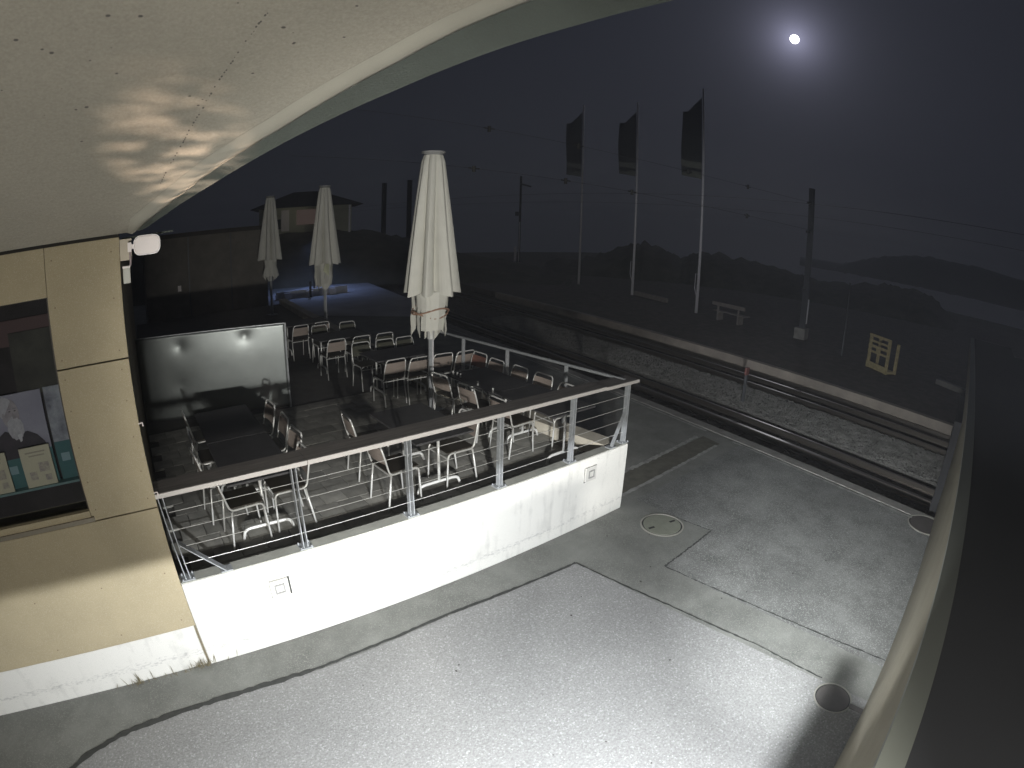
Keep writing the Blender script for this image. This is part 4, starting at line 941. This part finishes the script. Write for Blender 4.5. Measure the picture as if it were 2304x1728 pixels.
sd = bpy.data.lights.new('path_lamp_light', 'SPOT'); sd.energy = 480; sd.color = (0.35, 0.5, 1.0); sd.spot_size = R(150); sd.spot_blend = 0.6; sd.shadow_soft_size = 0.1
so_ = bpy.data.objects.new('path_lamp_light', sd); COL.objects.link(so_); so_.location = (10.9, 31.5, 3.05)

# weeds along the foot of the white plinth
rs = random.Random(21); mb = MB()
for _ in range(90):
    x = rs.choice((rs.gauss(-0.5, 0.3), rs.gauss(-0.2, 0.08), rs.gauss(-0.95, 0.1))); y = YB + 0.01 - abs(rs.gauss(0, 0.02)); h = abs(rs.gauss(0.06, 0.05)) + 0.015; l = rs.uniform(-0.05, 0.05); w_ = 0.003
    mb.quad((x - w_, y, 0.003), (x + w_, y, 0.003), (x + l * .6 + w_, y - 0.01, h * .6), (x + l, y - 0.02, h), (x + l * .6 - w_, y - 0.01, h * .6))
tag(mb.build('weeds', mat('dry_weeds', (0.2, 0.17, 0.1), 0.9)), kind='stuff')
# litter specks and small stones on the asphalt
rs = random.Random(31); mb = MB()
for _ in range(60):
    x = rs.uniform(1.0, 8.5); y = rs.uniform(0.3, 4.2); s = rs.uniform(0.006, 0.018)
    mb.box(x, y, 0.005, x + s, y + s * rs.uniform(.6, 1.4), 0.005 + s * .5)
tag(mb.build('pebbles', mat('dark_pebbles', (0.07, 0.065, 0.06), 0.9)), kind='stuff')

# lamp housings (above and beside the camera, outside the picture)
lh = thing('forecourt_lamp', 'hooded flat lamp on the right hand wall lighting the forecourt', 'lamp', tuple(LAMP))
vm = MB(); vm.v = [(-0.5, -0.22, 0.062), (0.4, -0.22, 0.062), (0.4, 0.27, -0.057), (-0.5, 0.27, -0.057), (-0.5, -0.22, 0.075), (0.4, -0.22, 0.075), (0.4, 0.27, -0.045), (-0.5, 0.27, -0.045)]
vm.f = [(3, 2, 1, 0), (4, 5, 6, 7), (0, 1, 5, 4), (1, 2, 6, 5), (2, 3, 7, 6), (3, 0, 4, 7)]
vm.build('visor', M['grey_plastic'], lh, local=True)
MB().box(-0.3, -0.036, -0.2, 0.4, -0.03, 0.0).build('side_blocker', M['grey_plastic'], lh, local=True)  # unseen plate added to keep the lamp's light off the right hand wall
MB().box(-0.14, -0.22, -0.06, 0.14, -0.06, 0.0).build('housing', M['grey_plastic'], lh, local=True)
def pj(x, y, t=0.09): return (t * (x - LAMP.x), t * (y - LAMP.y))
MB().prism([pj(-8, 0.05), pj(3.2, 0.30), pj(3.9, 0.38), pj(5.1, 0.45), pj(5.17, 0.16), pj(4.67, 0.11), pj(4.43, -0.3), pj(-8, -2.6)], -0.2045, -0.2025).build('ground_shadow_blocker', M['grey_plastic'], lh, local=True)  # unseen blocker, outline projected back from the shadow wanted on the ground
th = thing('terrace_lamp', 'flat floodlight under the roof beside the camera', 'lamp', tuple(FILL))
MB().box(-0.3, -0.25, 0.2, 0.3, -0.1, 0.3).build('housing', M['grey_plastic'], th, local=True)

yl = thing('yard_lamp', 'narrow beam floodlight on the building wall behind the camera', 'lamp', tuple(YARD))
MB().box(-0.12, -0.3, -0.1, 0.12, -0.12, 0.1).build('housing', M['grey_plastic'], yl, local=True)

# thin night mist over the whole place
hz = bpy.data.materials.new('night_mist'); hz.use_nodes = True; ht = hz.node_tree; ht.nodes.clear()
ho_ = ht.nodes.new('ShaderNodeOutputMaterial'); hv = ht.nodes.new('ShaderNodeVolumePrincipled')
hv.inputs['Color'].default_value = (0.85, 0.88, 0.95, 1); hv.inputs['Density'].default_value = 0.0042; hv.inputs['Anisotropy'].default_value = 0.3
ht.links.new(hv.outputs[0], ho_.inputs['Volume'])
hb = MB().box(-340, -340, -61.5, 340, 340, 14.5).build('haze', hz); tag(hb, kind='stuff')
